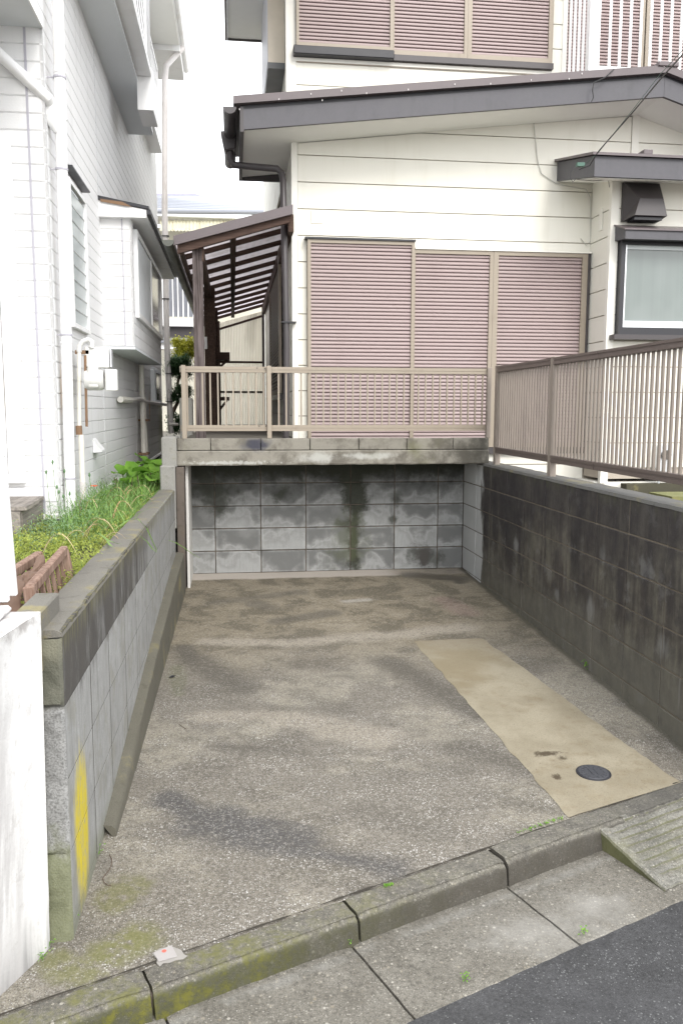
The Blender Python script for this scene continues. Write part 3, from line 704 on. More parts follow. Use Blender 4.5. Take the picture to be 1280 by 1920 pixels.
for i in range(nc-1):
    for k in range(NR):
        F.append((i*(NR+1)+k, i*(NR+1)+k+1, (i+1)*(NR+1)+k+1, (i+1)*(NR+1)+k)); u = (k+.5)/NR
        FM.append(1 if (i >= 3 and u > .06 and u < .93 and (u*9.2) % 1.0 > .64) else 0)
base = len(V)
for k in range(NR+1): q = kp(t0r+.006, .09+.325*k/NR); V.append((q[0], q[1], q[2]-.085))
for k in range(NR): F.append((base+k, base+k+1, k+1, k))
q0, q1, q2, q3 = kp(t0r, .415, -.085), kp(t1r, .415, -.085), (nc-1)*(NR+1)+NR, NR
V += [q0, q1]; F.append((len(V)-2, len(V)-1, q2, q3))
rb = MB(); rb.add(V, F); rb.m = FM+[0]*(len(F)-len(FM)); rb.build('ramp_block', [RAMP, aggregate('groove_dirt_shade', (.13,.125,.105), (.21,.20,.17), 'ramp')], ra)  # groove faces darker: dirt, plus groove shade put into the colour

# manhole
mc = np.mean([onZ(1081,1448,-.113), onZ(1143,1450,-.113)], axis=0)
mh = thing('manhole_cover', (mc[0], mc[1], fz(mc[1], .004)), 'small round black iron cover set in the pale mortar strip', 'manhole cover')
def disc(c, r, z, h, n=40, r2=None):
    b = MB(); V = []; r2 = r2 or r
    for k in range(n):
        t = 2*math.pi*k/n; V.append((c[0]+r*math.cos(t), c[1]+r*math.sin(t), fz(c[1]+r*math.sin(t), z)))
    for k in range(n):
        t = 2*math.pi*k/n; V.append((c[0]+r2*math.cos(t), c[1]+r2*math.sin(t), fz(c[1]+r2*math.sin(t), z+h)))
    b.add(V, [(k, (k+1) % n, n+(k+1) % n, n+k) for k in range(n)]+[tuple(range(n, 2*n))]); return b
disc(mc, .076, .0, .010, r2=.074).build('rim', IRON, mh)
disc(mc, .066, .0096, .003, r2=.065).build('lid', IRON2, mh)
lb = MB()
for k in range(16):       # raised ring of ribs and centre bar
    t = 2*math.pi*k/16; a_, b_ = .042, .058
    lb.beam((mc[0]+a_*math.cos(t), mc[1]+a_*math.sin(t), fz(mc[1]+a_*math.sin(t), .0138)), (mc[0]+b_*math.cos(t), mc[1]+b_*math.sin(t), fz(mc[1]+b_*math.sin(t), .0138)), .005, .003)
for dx in (-.012, .012):
    lb.beam((mc[0]+dx, mc[1]-.03, fz(mc[1]-.03, .0138)), (mc[0]+dx, mc[1]+.03, fz(mc[1]+.03, .0138)), .007, .003)
lb.build('raised_pattern', IRON2, mh)

# ================================================================== RETAINING WALLS
def block_mesh(name, L, T, H, mat, bev=.004):
    return MB().box(-L/2, L/2, -T/2, T/2, -H/2, H/2).mesh(name, mat, bevel=bev)
G = .004  # half joint
# back wall
bw = thing('back_block_wall', (-1.2, .06, 0), 'grey concrete block wall with black mould at the back of the carport', 'block wall')
MB().box(-2.62, .0, .0055, .15, -.1, 1.0).build('mortar', MORTAR, bw)
xs = [0., -.237]+[-.237-.4*k for k in range(1, 7)]
me_full = block_mesh('block', .4-2*G, .15, .2-2*G, BLK_BACK); me_end = block_mesh('block', .237-2*G, .15, .2-2*G, BLK_BACK)
me_l = block_mesh('block', .22-2*G, .15, .2-2*G, BLK_BACK)
for row in range(5):
    zc = .1+.2*row
    for k in range(len(xs)-1):
        xa, xb = xs[k+1], xs[k]; L = xb-xa
        me = me_end if k == 0 else me_full
        o = link('block', me, bw, ((xa+xb)/2, .075+R.uniform(-.002,.002), zc)); 
# right wall
rw = thing('right_block_wall', (.075, -2.2, -.1), 'long dark stained concrete block wall carrying the slatted fence on the right', 'block wall')
MB().box(.0045, .15, -4.25, .15, -.3, .985).build('mortar', simple('mortar_tan', (.125,.105,.08), .95, .5, scale=25), rw)
me = MB().box(-.075, .075, -.2+G, .2-G, -.1+G, .1-G).mesh('block', BLK_RIGHT, bevel=.003)
for row in range(-1, 5):
    for k in range(11):
        if k == 10 and row < 9: pass
        link('block', me, rw, (.075+R.uniform(-.0015,.0015), -.2-.4*k, .1+.2*row))
cb = MB(); V = []
NN = 90
for j in range(NN+1):
    y = .15-(4.42)*j/NN; d = nz(y, 0, 9, .003); e = nz(y, 1, 21, .0025)
    V += [(-.004+e, y, .982+d), (-.002+e, y, 1.001+d), (.05, y, 1.004+d), (.158, y, 1.001+d), (.160, y, .982+d)]
cb.add(V, [(j*5+i, j*5+i+1, (j+1)*5+i+1, (j+1)*5+i) for j in range(NN) for i in range(4)]+[(0,1,2,3,4), (NN*5+4, NN*5+3, NN*5+2, NN*5+1, NN*5)])
cb.build('mortar_cap', SKIMR, rw)
# left wall
def lx(y): return -2.535-(-.70-y)*.0085*(-1)*(-1) if False else -2.533+(y+.7)*.0095
PIT_L = .2285
lw = thing('left_block_wall', (-2.61, -2.8, -.1), 'low block wall with flat mossy top and faded yellow paint patch on the left', 'block wall')
YE = -4.90
def lprism(y0, y1, z0, z1, d0, th):      # piece of the left wall between two y, following its slight skew
    return [(lx(y0)-d0, y0, z0), (lx(y1)-d0, y1, z0), (lx(y1)-d0, y1, z1), (lx(y0)-d0, y0, z1)], (-th, 0, 0)
p, v = lprism(-.7, YE+.02, -.3, .80, .0012, .115); MB().prism(p, v).build('mortar', simple('mortar_dark', (.038,.035,.028), .95, .6, scale=30), lw)
rows = [(.815-PIT_L*(i+1), .815-PIT_L*i) for i in range(5)]
js = {0: [-.7,-1.15,-1.55,-1.97,-2.38,-3.2,-3.62,-4.475,YE], 1: [-.7,-.95,-1.55,-1.97,-2.38,-2.79,-3.22,-3.63,-4.08,-4.475,YE],
      2: [-.7,-1.15,-1.55,-1.97,-2.38,-2.79,-3.22,-3.63,-4.08,-4.475,YE]}
for i, (z0, z1) in enumerate(rows):
    jj = js[min(i, 2)] if i < 3 else js[2]
    for k in range(len(jj)-1):
        y1, y0 = jj[k]-.008, jj[k+1]+.008
        if k == len(jj)-2: y0 = YE+.004
        ins = R.uniform(0, .0006) if i else .0
        p, v = lprism(y0, y1, z0+.0022, z1-(.0022 if i else .0), ins, .118-ins)
        MB().prism(p, v).build('block', BLK_LEFT, lw, bevel=.0007)
# flat cap
V = []; NN = 110
for j in range(NN+1):
    y = -.7-(4.203)*j/NN; d = nz(y, 0, 6, .003, 4); e = nz(y, 1, 17, .004, 2); X = lx(y)
    V += [(X+.002+e*.6, y, .798), (X-.001+e, y, .812+d), (X-.02, y, .819+d), (X-.11, y, .820+d), (X-.120+e, y, .815+d), (X-.122, y, .79)]
cb = MB(); cb.add(V, [(j*6+i, (j+1)*6+i, (j+1)*6+i+1, j*6+i+1) for j in range(NN) for i in range(5)]+[(5,4,3,2,1,0), tuple(NN*6+i for i in range(6))])
cb.build('mortar_cap', SKIML, lw, smooth=True)
# raised end piece beside the white pillar
MB().box(-2.70, -2.625, -4.93, -4.66, .7, .878).build('end_block', SKIML, lw, bevel=.005)
# broken front end below the top course
fr = MB(); V = []; n = 14; nv_ = 70
for j in range(nv_+1):
    for i in range(n+1):
        x = lx(YE)-.0005-.118*i/n; z = -.18+(.975)*j/nv_
        dd = .010*abs(mn.noise(Vector((x*26, z*26, 2))))+.012*mn.noise(Vector((x*9, z*9, 5)))+.006
        for zs_, dp in ((.585,.02),(.358,.010),(.128,.012)): dd -= dp*math.exp(-((z-zs_-nz(x, z, 22, .012))/.006)**2)
        if i in (0,): dd = -.004
        V.append((x, YE-.004-dd, z))
fr.add(V, [(j*(n+1)+i, (j+1)*(n+1)+i, (j+1)*(n+1)+i+1, j*(n+1)+i+1) for j in range(nv_) for i in range(n)])
def end_mat():
    m = Mat('broken_end'); x, y, z = m.sep(m.P); n1 = m.noise(scale=14, detail=8, rough=.7); f = m.noise(scale=160, detail=3)
    zz = m.math('ADD', z, m.math('MULTIPLY', m.math('SUBTRACT', n1, .5), .05))
    c = m.mix(n1, (.16,.16,.155), (.38,.38,.37)); c = m.mix(m.sm(f, .4, .7, 0, .6), c, (.06,.06,.055))
    c = m.mix(m.sm(zz, .57, .60), c, m.mix(n1, (.055,.06,.045), (.16,.155,.12)))
    c = m.mix(m.mul(m.sm(zz, .70, .76), .8), c, (.17,.165,.12))
    c = m.mix(m.mul(m.sm(m.math('MULTIPLY_ADD', n1, .35, zz), .42, .26), .8), c, m.mix(n1, (.10,.11,.05), (.19,.20,.10)))
    return m.out(c, .9, bump=m.math('ADD', f, n1), bs=.6, bd=.006)
fr.build('broken_end', end_mat(), lw, smooth=True)
# sloping haunch at the foot
hb = struct(MB().box(0,0,0,0,0,0).build('x', MORTAR)); bpy.data.objects.remove(hb)
V = []; NN = 60
HT = [(-.64,.30),(-1.2,.265),(-2.4,.15),(-3.4,.03),(-4.1,-.065),(-4.33,-.088)]
for j in range(NN+1):
    y = -.64-3.69*j/NN
    zt = np.interp(-y, [-q[0] for q in HT], [q[1] for q in HT]); xo = -2.470+(y+.456)*.0146
    e = nz(y, 0, 8, .003); h_ = nz(y, 2, 25, .002)
    V += [(lx(y)-.004, y, zt+.010+h_), (xo-.012+e, y, zt+.004+h_), (xo+e, y, zt-.008), (xo+.004+e, y, (zt+fz(y))/2), (xo+.006, y, fz(y)-.02)]
hb = MB(); hb.add(V, [(j*5+i, (j+1)*5+i, (j+1)*5+i+1, j*5+i+1) for j in range(NN) for i in range(4)]+[(NN*5+4, NN*5+3, NN*5+2, NN*5+1, NN*5)])
HAUN = skim_mat('haunch', (.085,.08,.06), (.16,.15,.12), .6)
hb.build('sloping_footing', HAUN, lw, smooth=True)

# pillar and pale strip at the back left
pil = thing('rendered_pillar', (-2.57, -.55, 0), 'stepped grey rendered pillar between the left wall and the carport lintel', 'pillar')
MB().box(-2.63, -2.514, -.645, -.3, .992, 1.226).build('upper_block', PLAST, pil, bevel=.006)
MB().box(-2.645, -2.527, -.66, -.3, .5, 1.004).build('lower_block', PLAST, pil, bevel=.008)
MB().prism([(-2.524,-.63,-.1),(-2.472,-.63,-.1),(-2.460,-.63,.990),(-2.524,-.63,.990)], (0,.5,0)).build('brown_face', BROWNP, pil, bevel=.004)
strip = MB().box(-2.458, -2.436, -.50, .02, -.03, .996).build('pale_render_edge', simple('pale_render', (.60,.59,.56), .7, .1), pil, bevel=.003)

# carport roof slab with coping blocks
sl = thing('carport_slab', (-1.2, -.3, 1.0), 'weathered concrete lintel slab with coping blocks over the back of the carport', 'concrete slab')
V = []; NN = 60; pr = [(-.47, 0), (-.598, 0), (-.603, .01), (-.602, .06), (-.603, .108), (-.597, .117), (-.4, .117)]
for j in range(NN+1):
    x = -2.513+2.553*j/NN
    for (yy, zz) in pr: V.append((x, yy+nz(x, zz*9, 12, .003), 1.0+zz+nz(x, yy*9, 17, .003)*(1 if zz < .02 else .4)))
n_ = len(pr); sb = MB(); sb.add(V, [(j*n_+i, j*n_+i+1, (j+1)*n_+i+1, (j+1)*n_+i) for j in range(NN) for i in range(n_-1)]+[tuple(range(n_)), tuple(NN*n_+n_-1-i for i in range(n_))])
sb.build('beam', BLK_TOP, sl)
MB().box(-2.51, .03, -.595, 1.5, 1.002, 1.112).build('slab', BLK_TOP, sl)
cj = [-2.513]+[onY(px, 833, -.6)[0] for px in (395,489,581,672.5,762.5,849)]+[.042]
for k in range(len(cj)-1):
    MB().box(cj[k]+.003, cj[k+1]-.003, -.598+R.uniform(0,.003), -.49, 1.121, 1.214+R.uniform(-.002,.002)).build('coping_block', BLK_TOP, sl, bevel=.004)
MB().box(-2.51, .035, -.5, 1.5, 1.11, 1.175).build('terrace_fill', GROUND, sl)

# white roughcast gate pillar in the left foreground
wp = thing('gate_pillar', (-2.72, -5.05, -.15), 'white painted rough gate pillar with grimy foot at the left edge', 'pillar')
c0, c1 = np.array([-2.637,-4.935]), np.array([-2.725,-5.12])
top = [(-2.618,-4.943),(-2.643,-5.241)]
n = 14; V = []
def wpp(u, w):    # u along the face, w height
    lo = c0*(1-u)+np.array([-2.80,-5.26])*u; hi = np.array([-2.622,-4.943])*(1-u)+np.array([-2.66,-5.241])*u
    q = lo*(1-w)+hi*w; z = -.17+(1.055)*w
    return (q[0]+nz(q[1]*1., z, 9, .006, 5), q[1], z)
V = [wpp(i/n, j/24) for j in range(25) for i in range(n+1)]
F = [(j*(n+1)+i, (j+1)*(n+1)+i, (j+1)*(n+1)+i+1, j*(n+1)+i+1) for j in range(24) for i in range(n)]
b = MB(); b.add(V, F); k0 = len(V)
b.add([wpp(0,0), (-3.1,-4.90,-.17), (-3.1,-4.90,.885), wpp(0,1)], [(0,1,2,3)])
b.add([wpp(0,1), (-3.1,-4.90,.885), (-3.1,-5.24,.885), wpp(1,1)], [(0,1,2,3)])
b.add([wpp(1,0), wpp(1,1), (-3.1,-5.24,.885), (-3.1,-5.26,-.17)], [(0,1,2,3)])
b.build('rendered_body', WPIL, wp, smooth=True)
MB().box(-3.1, -2.70, -5.2, -4.93, .884, .905).build('top_render', WPIL, wp, bevel=.008)

# ================================================================== TERRAIN LEFT AND BEHIND
b = grid_sheet((-9,-4.9), (-2.63,-4.9), (-2.63,.4), (-9,.4), 40, 50, lambda x, y: .70+nz(x, y, 2.5, .03))
struct(b.build('garden_soil', SOIL))
b = MB(); b.box(-9, -2.655, -4.9, -.5, -.5, .60); struct(b.build('garden_bank', SOIL))
b = MB(); b.add([(-9,.4,.70),(-2.3,.4,.70),(-2.3,30,.85),(-9,30,.85)], [(0,1,2,3)]); struct(b.build('side_yard', GROUND))
b = MB(); b.add([(-2.51,1.4,1.17),(6,1.4,1.17),(6,30,1.17),(-2.51,30,1.17)], [(0,1,2,3)]); struct(b.build('back_yard', GROUND))
b = MB(); b.prism([(.16,-4.15,-.5),(.16,.0,-.5),(9,.0,-.5),(9,-.55,-.5)], (0,0,1.0)); struct(b.build('right_yard', SOIL))

# ================================================================== CREAM HOUSE
XH, YH = -1.50, .55
ch = thing('cream_house', (0.5, 3, .7), 'two storey cream sided house with mauve louvred shutters above the carport', 'house')
SOF0, SLP = 3.785, .118
def sofz(x): return SOF0+SLP*(min(x, 1.76)+1.93)-max(0, x-1.76)*.30
APX = 1.76
b = MB(); b.prism([(XH+.02,YH+.02,.77),(3.6,YH+.02,.77),(3.6,YH+.02,3.6),(APX,YH+.02,4.2),(XH+.02,YH+.02,3.83)], (0,7.0,0))
b.build('wall', CGAP, ch)
P0 = 3.738; PT = .2355
zl = [P0-PT*k for k in range(13)]+[.768]
# siding boards of the lower front
def board_front(x0, x1, z0, z1, Y, mat=CREAM, par=ch, nm='siding_board'):
    b = MB(); g = .0045
    b.prism([(x0, Y, z0+g), (x0, Y, z1-g), (x0, Y+.02, z1-g), (x0, Y+.02, z0+g)], (x1-x0, 0, 0)); return b.build(nm, mat, par)
for k in range(len(zl)-1):
    if zl[k+1] < .72 or zl[k]-zl[k+1] < .03: continue
    board_front(XH+.045, 1.36, zl[k+1], zl[k], YH)
# gable boards following the rake
for k in range(-2, 0):
    z0, z1 = zl[0]+PT*(-k-1), zl[0]+PT*(-k)
    xa = max(XH+.045, (z0-SOF0)/SLP-1.93+.0)
    xb_ = max(xa+.05, min(1.72, (z1-SOF0)/SLP-1.93))
    poly = [(xa, YH, z0+.004), (1.72, YH, z0+.004), (1.72, YH, min(z1-.004, sofz(1.72))), (xb_, YH, min(z1-.004, sofz(xb_)))]
    if k == -1: poly = [(XH+.045, YH, z0+.004), (1.72, YH, z0+.004), (1.72, YH, z1-.004), (xb_, YH, z1-.004), (XH+.045, YH, sofz(XH))]
    MB().prism(poly, (0,.02,0)).build('siding_board', CREAM, ch)
for k in range(3):
    z0, z1 = zl[0]+PT*(1-k)-.0, zl[0]+PT*(2-k)
    MB().prism([(1.80,YH,z0+.004),(3.4,YH,z0+.004),(3.4,YH,z1-.004),(1.80,YH,z1-.004)], (0,.02,0)).build('siding_board', CREAM, ch)
board_front(1.36, 3.4, zl[2], zl[1], YH)
MB().box(1.725, 1.795, YH-.012, YH+.02, 3.45, 4.25).build('joint_trim', CREAM2, ch)
MB().box(XH-.012, XH+.042, YH-.014, YH+.04, .75, 3.84).build('corner_trim', CREAM2, ch)
# side wall boards (seen obliquely down the terrace)
side_z = zl[:-1]
for k in range(len(zl)-1):
    if zl[k]-zl[k+1] < .03: continue
    MB().box(XH, XH+.02, YH+.042, 7.6, zl[k+1]+.0045, zl[k]-.0045).build('siding_board', CREAM, ch)
MB().box(XH, XH+.02, YH+.042, 2.2, zl[0]+.0045, 3.83).build('siding_board', CREAM, ch)
# lower gable roof: soffit, fascia, flashing, eaves
YF = .03
xl = -1.945
soff = MB(); soff.prism([(xl,YF+.02,sofz(-1.93)+.0),(APX,YF+.02,sofz(APX)),(3.6,YF+.02,sofz(3.6)),(3.6,YF+.02,sofz(3.6)+.03),(APX,YF+.02,sofz(APX)+.03),(xl,YF+.02,sofz(-1.93)+.03)], (0,1.53,0))
soff.build('soffit', SOFF, ch)
def rake(name, zlo, zhi, y0, y1, xL, mat, bev=0, xR=3.6):
    b = MB()
    b.prism([(xL,y0,sofz(-1.93)+zlo+(xL+1.93)*SLP*0),(APX,y0,sofz(APX)+zlo),(APX,y0,sofz(APX)+zhi),(xL,y0,sofz(-1.93)+zhi)], (0,y1-y0,0))
    b.prism([(APX+.002,y0,sofz(APX)+zlo),(xR,y0,sofz(xR)+zlo),(xR,y0,sofz(xR)+zhi),(APX+.002,y0,sofz(APX)+zhi)], (0,y1-y0,0))
    return b.build(name, mat, ch)
rake('fascia_board', -.012, .150, YF-.0, YF+.03, xl+.0, FASC)
rake('shadow_strip', .152, .180, YF+.012, YF+.04, xl-.02, BLACK)
rake('roof_flashing', .176, .238, YF-.045, YF+.10, xl-.085, FLASH)
roof = MB()
zL = sofz(-1.93)+.205
roof.prism([(xl-.08,YF+.05,zL),(APX,YF+.05,sofz(APX)+.205),(APX,YF+.05,sofz(APX)+.235),(xl-.08,YF+.05,zL+.03)], (0,1.52,0))
roof.prism([(APX+.002,YF+.05,sofz(APX)+.205),(3.6,YF+.05,sofz(3.6)+.205),(3.6,YF+.05,sofz(3.6)+.235),(APX+.002,YF+.05,sofz(APX)+.235)], (0,1.52,0))
rf = roof.build('roof', DKMET, ch)
MB().box(APX-.09, APX+.10, YF-.06, 1.25, sofz(APX)+.222, sofz(APX)+.262).build('ridge_cap', FLASH, rf, bevel=.006)
zs = sofz(-1.93)
MB().box(xl-.03, xl, YF, 1.58, zs-.03, zs+.17).build('eaves_board', DKMET, ch)
MB().box(xl, XH+.3, 1.55, 1.58, zs-.03, zs+.12).build('eaves_board', DKMET, ch)
pins = MB()
for px, py in ((449,205),(523,186),(583,176),(604,188),(640,170),(687,175),(765,168),(852,158),(919,157),(995,150),(1066,148),(1090,138),(1140,140),(1244,124)):
    q = onY(px, py, YF-.047); MB().box(q[0]-.003, q[0]+.003, YF-.050, YF-.045, q[2]-.007, q[2]+.006).build('nail_head', PIPEG, ch)

# gutter (half round) with leader head and downpipe
gr = MB(); V = []; n = 9; gx = xl-.115; gz = zs+.145; rr = .055
for y in (YF-.06, 1.60):
    for i in range(n+1):
        t = math.pi+math.pi*i/n; V.append((gx+rr*math.cos(t), y, gz+rr*math.sin(t)))
    for i in range(n+1):
        t = 2*math.pi-math.pi*i/n; V.append((gx+(rr-.006)*math.cos(t), y, gz+(rr-.006)*math.sin(t)))
m_ = 2*(n+1); gr.add(V, [(i, (i+1) % m_, m_+(i+1) % m_, m_+i) for i in range(m_)]+[tuple(range(n+1)), tuple(m_+n-i for i in range(n+1))])
gut2 = gr.build('roof_gutter', DKMET, ch, smooth=True)
lh = MB(); yl = .62
lh.prism([(gx-.085,yl,gz+.01),(gx+.06,yl,gz+.01),(gx+.05,yl,gz-.14),(gx-.05,yl,gz-.16)], (0,.13,0)); lh.build('leader_head', DKMET, gut2, bevel=.01)
pt = [(gx-.0,yl+.06,gz-.1),(gx,yl+.06,gz-.22),(gx+.03,yl+.05,gz-.27)]
e1 = onY(530,320,.56); pt += [tuple(e1+np.array([-.05,.0,.015])), tuple(e1+np.array([-.01,0,-.02])), (e1[0], .52, e1[2]-.09), (onY(537,640,.50)[0], .50, 2.05), (onY(536,822,.50)[0], .50, 1.18)]
pt[3] = (pt[3][0], .56, pt[3][2])
MB().tube(pt, .030, 12).build('downpipe', DKMET, ch, smooth=True)
MB().box(pt[-2][0]-.045, pt[-2][0]+.09, .46, .54, 2.235, 2.247).build('pipe_bracket', BLACK, ch)

# --- louvred shutters
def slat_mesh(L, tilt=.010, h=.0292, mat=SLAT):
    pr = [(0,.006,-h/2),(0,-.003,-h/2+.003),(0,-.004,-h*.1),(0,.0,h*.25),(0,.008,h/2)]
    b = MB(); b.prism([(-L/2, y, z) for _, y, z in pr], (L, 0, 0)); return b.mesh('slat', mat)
def shutter(x0, x1, z0, z1, Y, par, fr=(.03,.03,.03,.03), pitch=.0340, mat=SLAT, fmat=TAN, xaxis=True, label=None):
    """fr = left, right, bottom, top stile widths"""
    def bx(b, a0, a1, d0, d1, c0, c1):
        if xaxis: b.box(a0, a1, d0, d1, c0, c1)
        else: b.box(d0, d1, a0, a1, c0, c1)
    f = MB()
    bx(f, x0, x0+fr[0], Y-.018, Y+.012, z0, z1); bx(f, x1-fr[1], x1, Y-.018, Y+.012, z0, z1)
    bx(f, x0+fr[0], x1-fr[1], Y-.017, Y+.011, z0, z0+fr[2]); bx(f, x0+fr[0], x1-fr[1], Y-.017, Y+.011, z1-fr[3], z1)
    bx(f, x0+fr[0], x1-fr[1], Y+.0125, Y+.016, z0+fr[2], z1-fr[3])
    me = f.mesh('shutter', [fmat], wloc(par)); sh = link('shutter', me, par)
    # backing is dark: use second material on the last box
    me.materials.append(SLATG); 
    for p in list(me.polygons)[-6:]: p.material_index = 1
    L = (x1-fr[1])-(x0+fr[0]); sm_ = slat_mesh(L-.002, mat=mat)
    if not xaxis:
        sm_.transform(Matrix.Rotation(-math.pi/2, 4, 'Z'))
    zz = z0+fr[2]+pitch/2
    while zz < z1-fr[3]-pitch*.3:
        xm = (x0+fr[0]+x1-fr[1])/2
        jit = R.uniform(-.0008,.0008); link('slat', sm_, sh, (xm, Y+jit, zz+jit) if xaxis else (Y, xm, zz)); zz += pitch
    return sh
YS = YH-.035
z_b = 1.085
ex = lambda px, py=600: onY(px, py, YS)[0]
X = [ex(577,500), ex(774,500), ex(924,500), ex(1099,520)]
win = MB()   # surround
win.box(X[0]-.008, X[3]+.02, YS+.016, YH+.03, z_b-.04, 2.945)
win.build('shutter_recess', TAN, ch)
MB().box(X[0]-.03, X[3]+.04, YS-.012, YH, 1.02, z_b-.002).build('shutter_sill', DKMET, ch)
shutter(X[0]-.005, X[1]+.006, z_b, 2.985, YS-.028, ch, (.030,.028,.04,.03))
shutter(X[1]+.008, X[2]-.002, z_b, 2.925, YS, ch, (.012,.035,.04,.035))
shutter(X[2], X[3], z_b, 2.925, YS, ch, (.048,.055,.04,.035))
MB().box(X[0]-.03, X[1]+.012, YS-.060, YH, 2.987, 3.003).build('shutter_cap', BLACK, ch)
MB().box(X[1]+.014, X[3]+.03, YS-.03, YH, 2.927, 2.94).build('shutter_cap', CREAM2, ch)
MB().box(X[3]+.001, X[3]+.022, YS-.02, YH-.001, z_b, 2.925).build('shutter_jamb', DKMET, ch)
# little square outline on the siding
sq = MB(); q = onY(583,394,YH-.002); 
sq.box(q[0], q[0]+.003, YH-.004, YH-.001, q[2]-.115, q[2]-.005); sq.box(q[0], q[0]+.11, YH-.0045, YH-.0012, q[2]-.118, q[2]-.1155)
sq.build('patch_outline', CGAP, ch)

# --- upper storey
YU = 1.30; XU = -1.495
b = MB(); b.box(XU+.02, 1.33, YU+.02, 7.5, 4.0, 6.6); b.build('wall', CGAP, ch)
ul = [6.2]
zz = onY(545,158,YU)[2]
for k in range(-2, 9):
    z0, z1 = zz+.2355*(k-1), zz+.2355*k
    board_front(XU+.09, 1.31, z0, z1, YU)
    MB().box(XU, XU+.02, YU+.045, 7.5, z0+.0045, z1-.0045).build('siding_board', CREAM, ch)
MB().box(XU-.012, XU+.088, YU-.012, YU+.04, 4.1, 6.5).build('corner_trim', CREAM2, ch)
MB().box(1.30, 1.345, YU-.012, YU+.04, 4.1, 6.5).build('corner_trim', CREAM2, ch)
uy = YU-.03
ux = [onY(555,60,uy)[0], onY(736,60,uy)[0], onY(876,60,uy)[0], onY(1034,100,uy)[0]]
zb1 = onY(560,82,uy)[2]-.0; zb2 = onY(800,108,uy)[2]
MB().box(ux[0], ux[3]+.0, uy+.017, YU+.03, zb2-.1, 6.3).build('shutter_recess', TAN, ch)
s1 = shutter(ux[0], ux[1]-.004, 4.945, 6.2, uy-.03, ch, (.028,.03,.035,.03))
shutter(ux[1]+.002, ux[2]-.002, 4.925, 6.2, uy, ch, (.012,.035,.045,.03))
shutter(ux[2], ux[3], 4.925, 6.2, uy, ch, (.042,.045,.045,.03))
MB().box(ux[0]-.03, ux[1]+.004, uy-.075, YU, 4.865, 4.943).build('shutter_sill', BLACK, ch, bevel=.006)
MB().box(ux[1]+.006, ux[3]+.01, uy-.03, YU, 4.868, 4.923).build('shutter_sill', DKMET, ch)
MB().box(ux[0]-.04, ux[3]+.03, YU-.018, YU+.001, 4.828, 4.862).build('sill_trim', CREAM2, ch)
# shutter case on the side wall of the upper storey
qa = onX(527,107,XU-.17); 
scb = MB(); scb.box(XU-.17, XU-.005, 1.62, 3.1, 4.93, 6.6)
sc = scb.build('side_shutter_case', simple('case_cream', (.62,.56,.47), .5), ch)
MB().box(XU-.175, XU-.0, 1.61, 3.12, 4.87, 4.928).build('case_base', simple('case_base_grey', (.10,.105,.11), .4), sc)
MB().box(XU-.178, XU-.172, 1.62, 3.1, 4.93, 6.6).build('case_side', simple('case_side_grey', (.55,.55,.58), .4), sc)
# main roof eaves at top left
MB().box(-2.07, XU-.0, -.6, 3.55, 5.93, 5.98).build('main_soffit', SOFF, ch)
MB().box(-2.10, -2.071, -.6, 3.58, 5.91, 6.10).build('main_fascia', DKMET, ch)
MB().box(-2.07, XU, 3.552, 3.58, 5.91, 6.1).build('main_fascia', DKMET, ch)
MB().box(-2.06, XU+.2, -.55, 3.5, 5.981, 6.05).build('main_roof', DKMET, ch)

# --- right wing with window, canopy and vent hood
YW = .10; XW = 1.352
b = MB(); b.box(XW+.02, 4.2, YW+.02, YH-.004, .80, 3.62); b.build('wing_wall', CGAP, ch)
wz = [3.62-.2355*k-.06 for k in range(13)]
wz = [P0-.245-PT*k for k in range(0, 12)]; wz[0] = 3.6
for k in range(len(wz)-1):
    if wz[k+1] < .74: continue
    MB().box(XW+.062, 4.2, YW, YW+.02, wz[k+1]+.0045, wz[k]-.0045).build('siding_board', CREAM, ch)
    MB().box(XW, XW+.02, YW+.045, YH-.003, wz[k+1]+.0045, wz[k]-.0045).build('siding_board', CREAM, ch)
MB().box(XW-.012, XW+.06, YW-.012, YW+.043, .76, 3.62).build('corner_trim', CREAM2, ch)
MB().box(1.30, 4.2, YW+.05, YH+.1, .70, .769).build('base_flashing', CREAM2, ch)
MB().box(XH, 1.40, YH+.02, YH+.08, .70, .77).build('base_flashing', CREAM2, ch)
# foundation and under-floor
MB().box(XH+.1, 5, YH+.25, YH+.4, .2, .72).build('foundation', skim_mat('foundation', (.08,.075,.06), (.14,.14,.10), .6), ch)
# canopy
zc0, zc1 = 3.415, 3.585
cn = MB(); cxl = .998
pb = [(cxl,-.30,zc0),(cxl,YH-.002,zc0+.18),(cxl,YH-.002,zc0+.35),(cxl,-.30,zc1)]
cn.prism(pb, (3.2,0,0)); can = cn.build('canopy', FASC, ch)
cu = MB(); cu.prism([(cxl+.03,-.27,zc0-.004),(cxl+.03,YH-.004,zc0+.172),(cxl+.03,YH-.004,zc0+.179),(cxl+.03,-.27,zc0+.002)], (3.1,0,0)); cu.build('canopy_soffit', SOFF, can)
ct = MB(); ct.prism([(cxl-.03,-.33,zc1-.0),(cxl-.03,YH-.003,zc1+.185),(cxl-.03,YH-.003,zc1+.205),(cxl-.03,-.33,zc1+.022)], (3.2,0,0)); ct.build('canopy_top', FLASH, can)
MB().box(1.42, 1.50, -.33, .3, zc1+.02, zc1+.06).build('canopy_rib', FLASH, can, bevel=.004)
MB().box(1.86, 1.94, -.33, .3, zc1+.02, zc1+.06).build('canopy_rib', FLASH, can, bevel=.004)
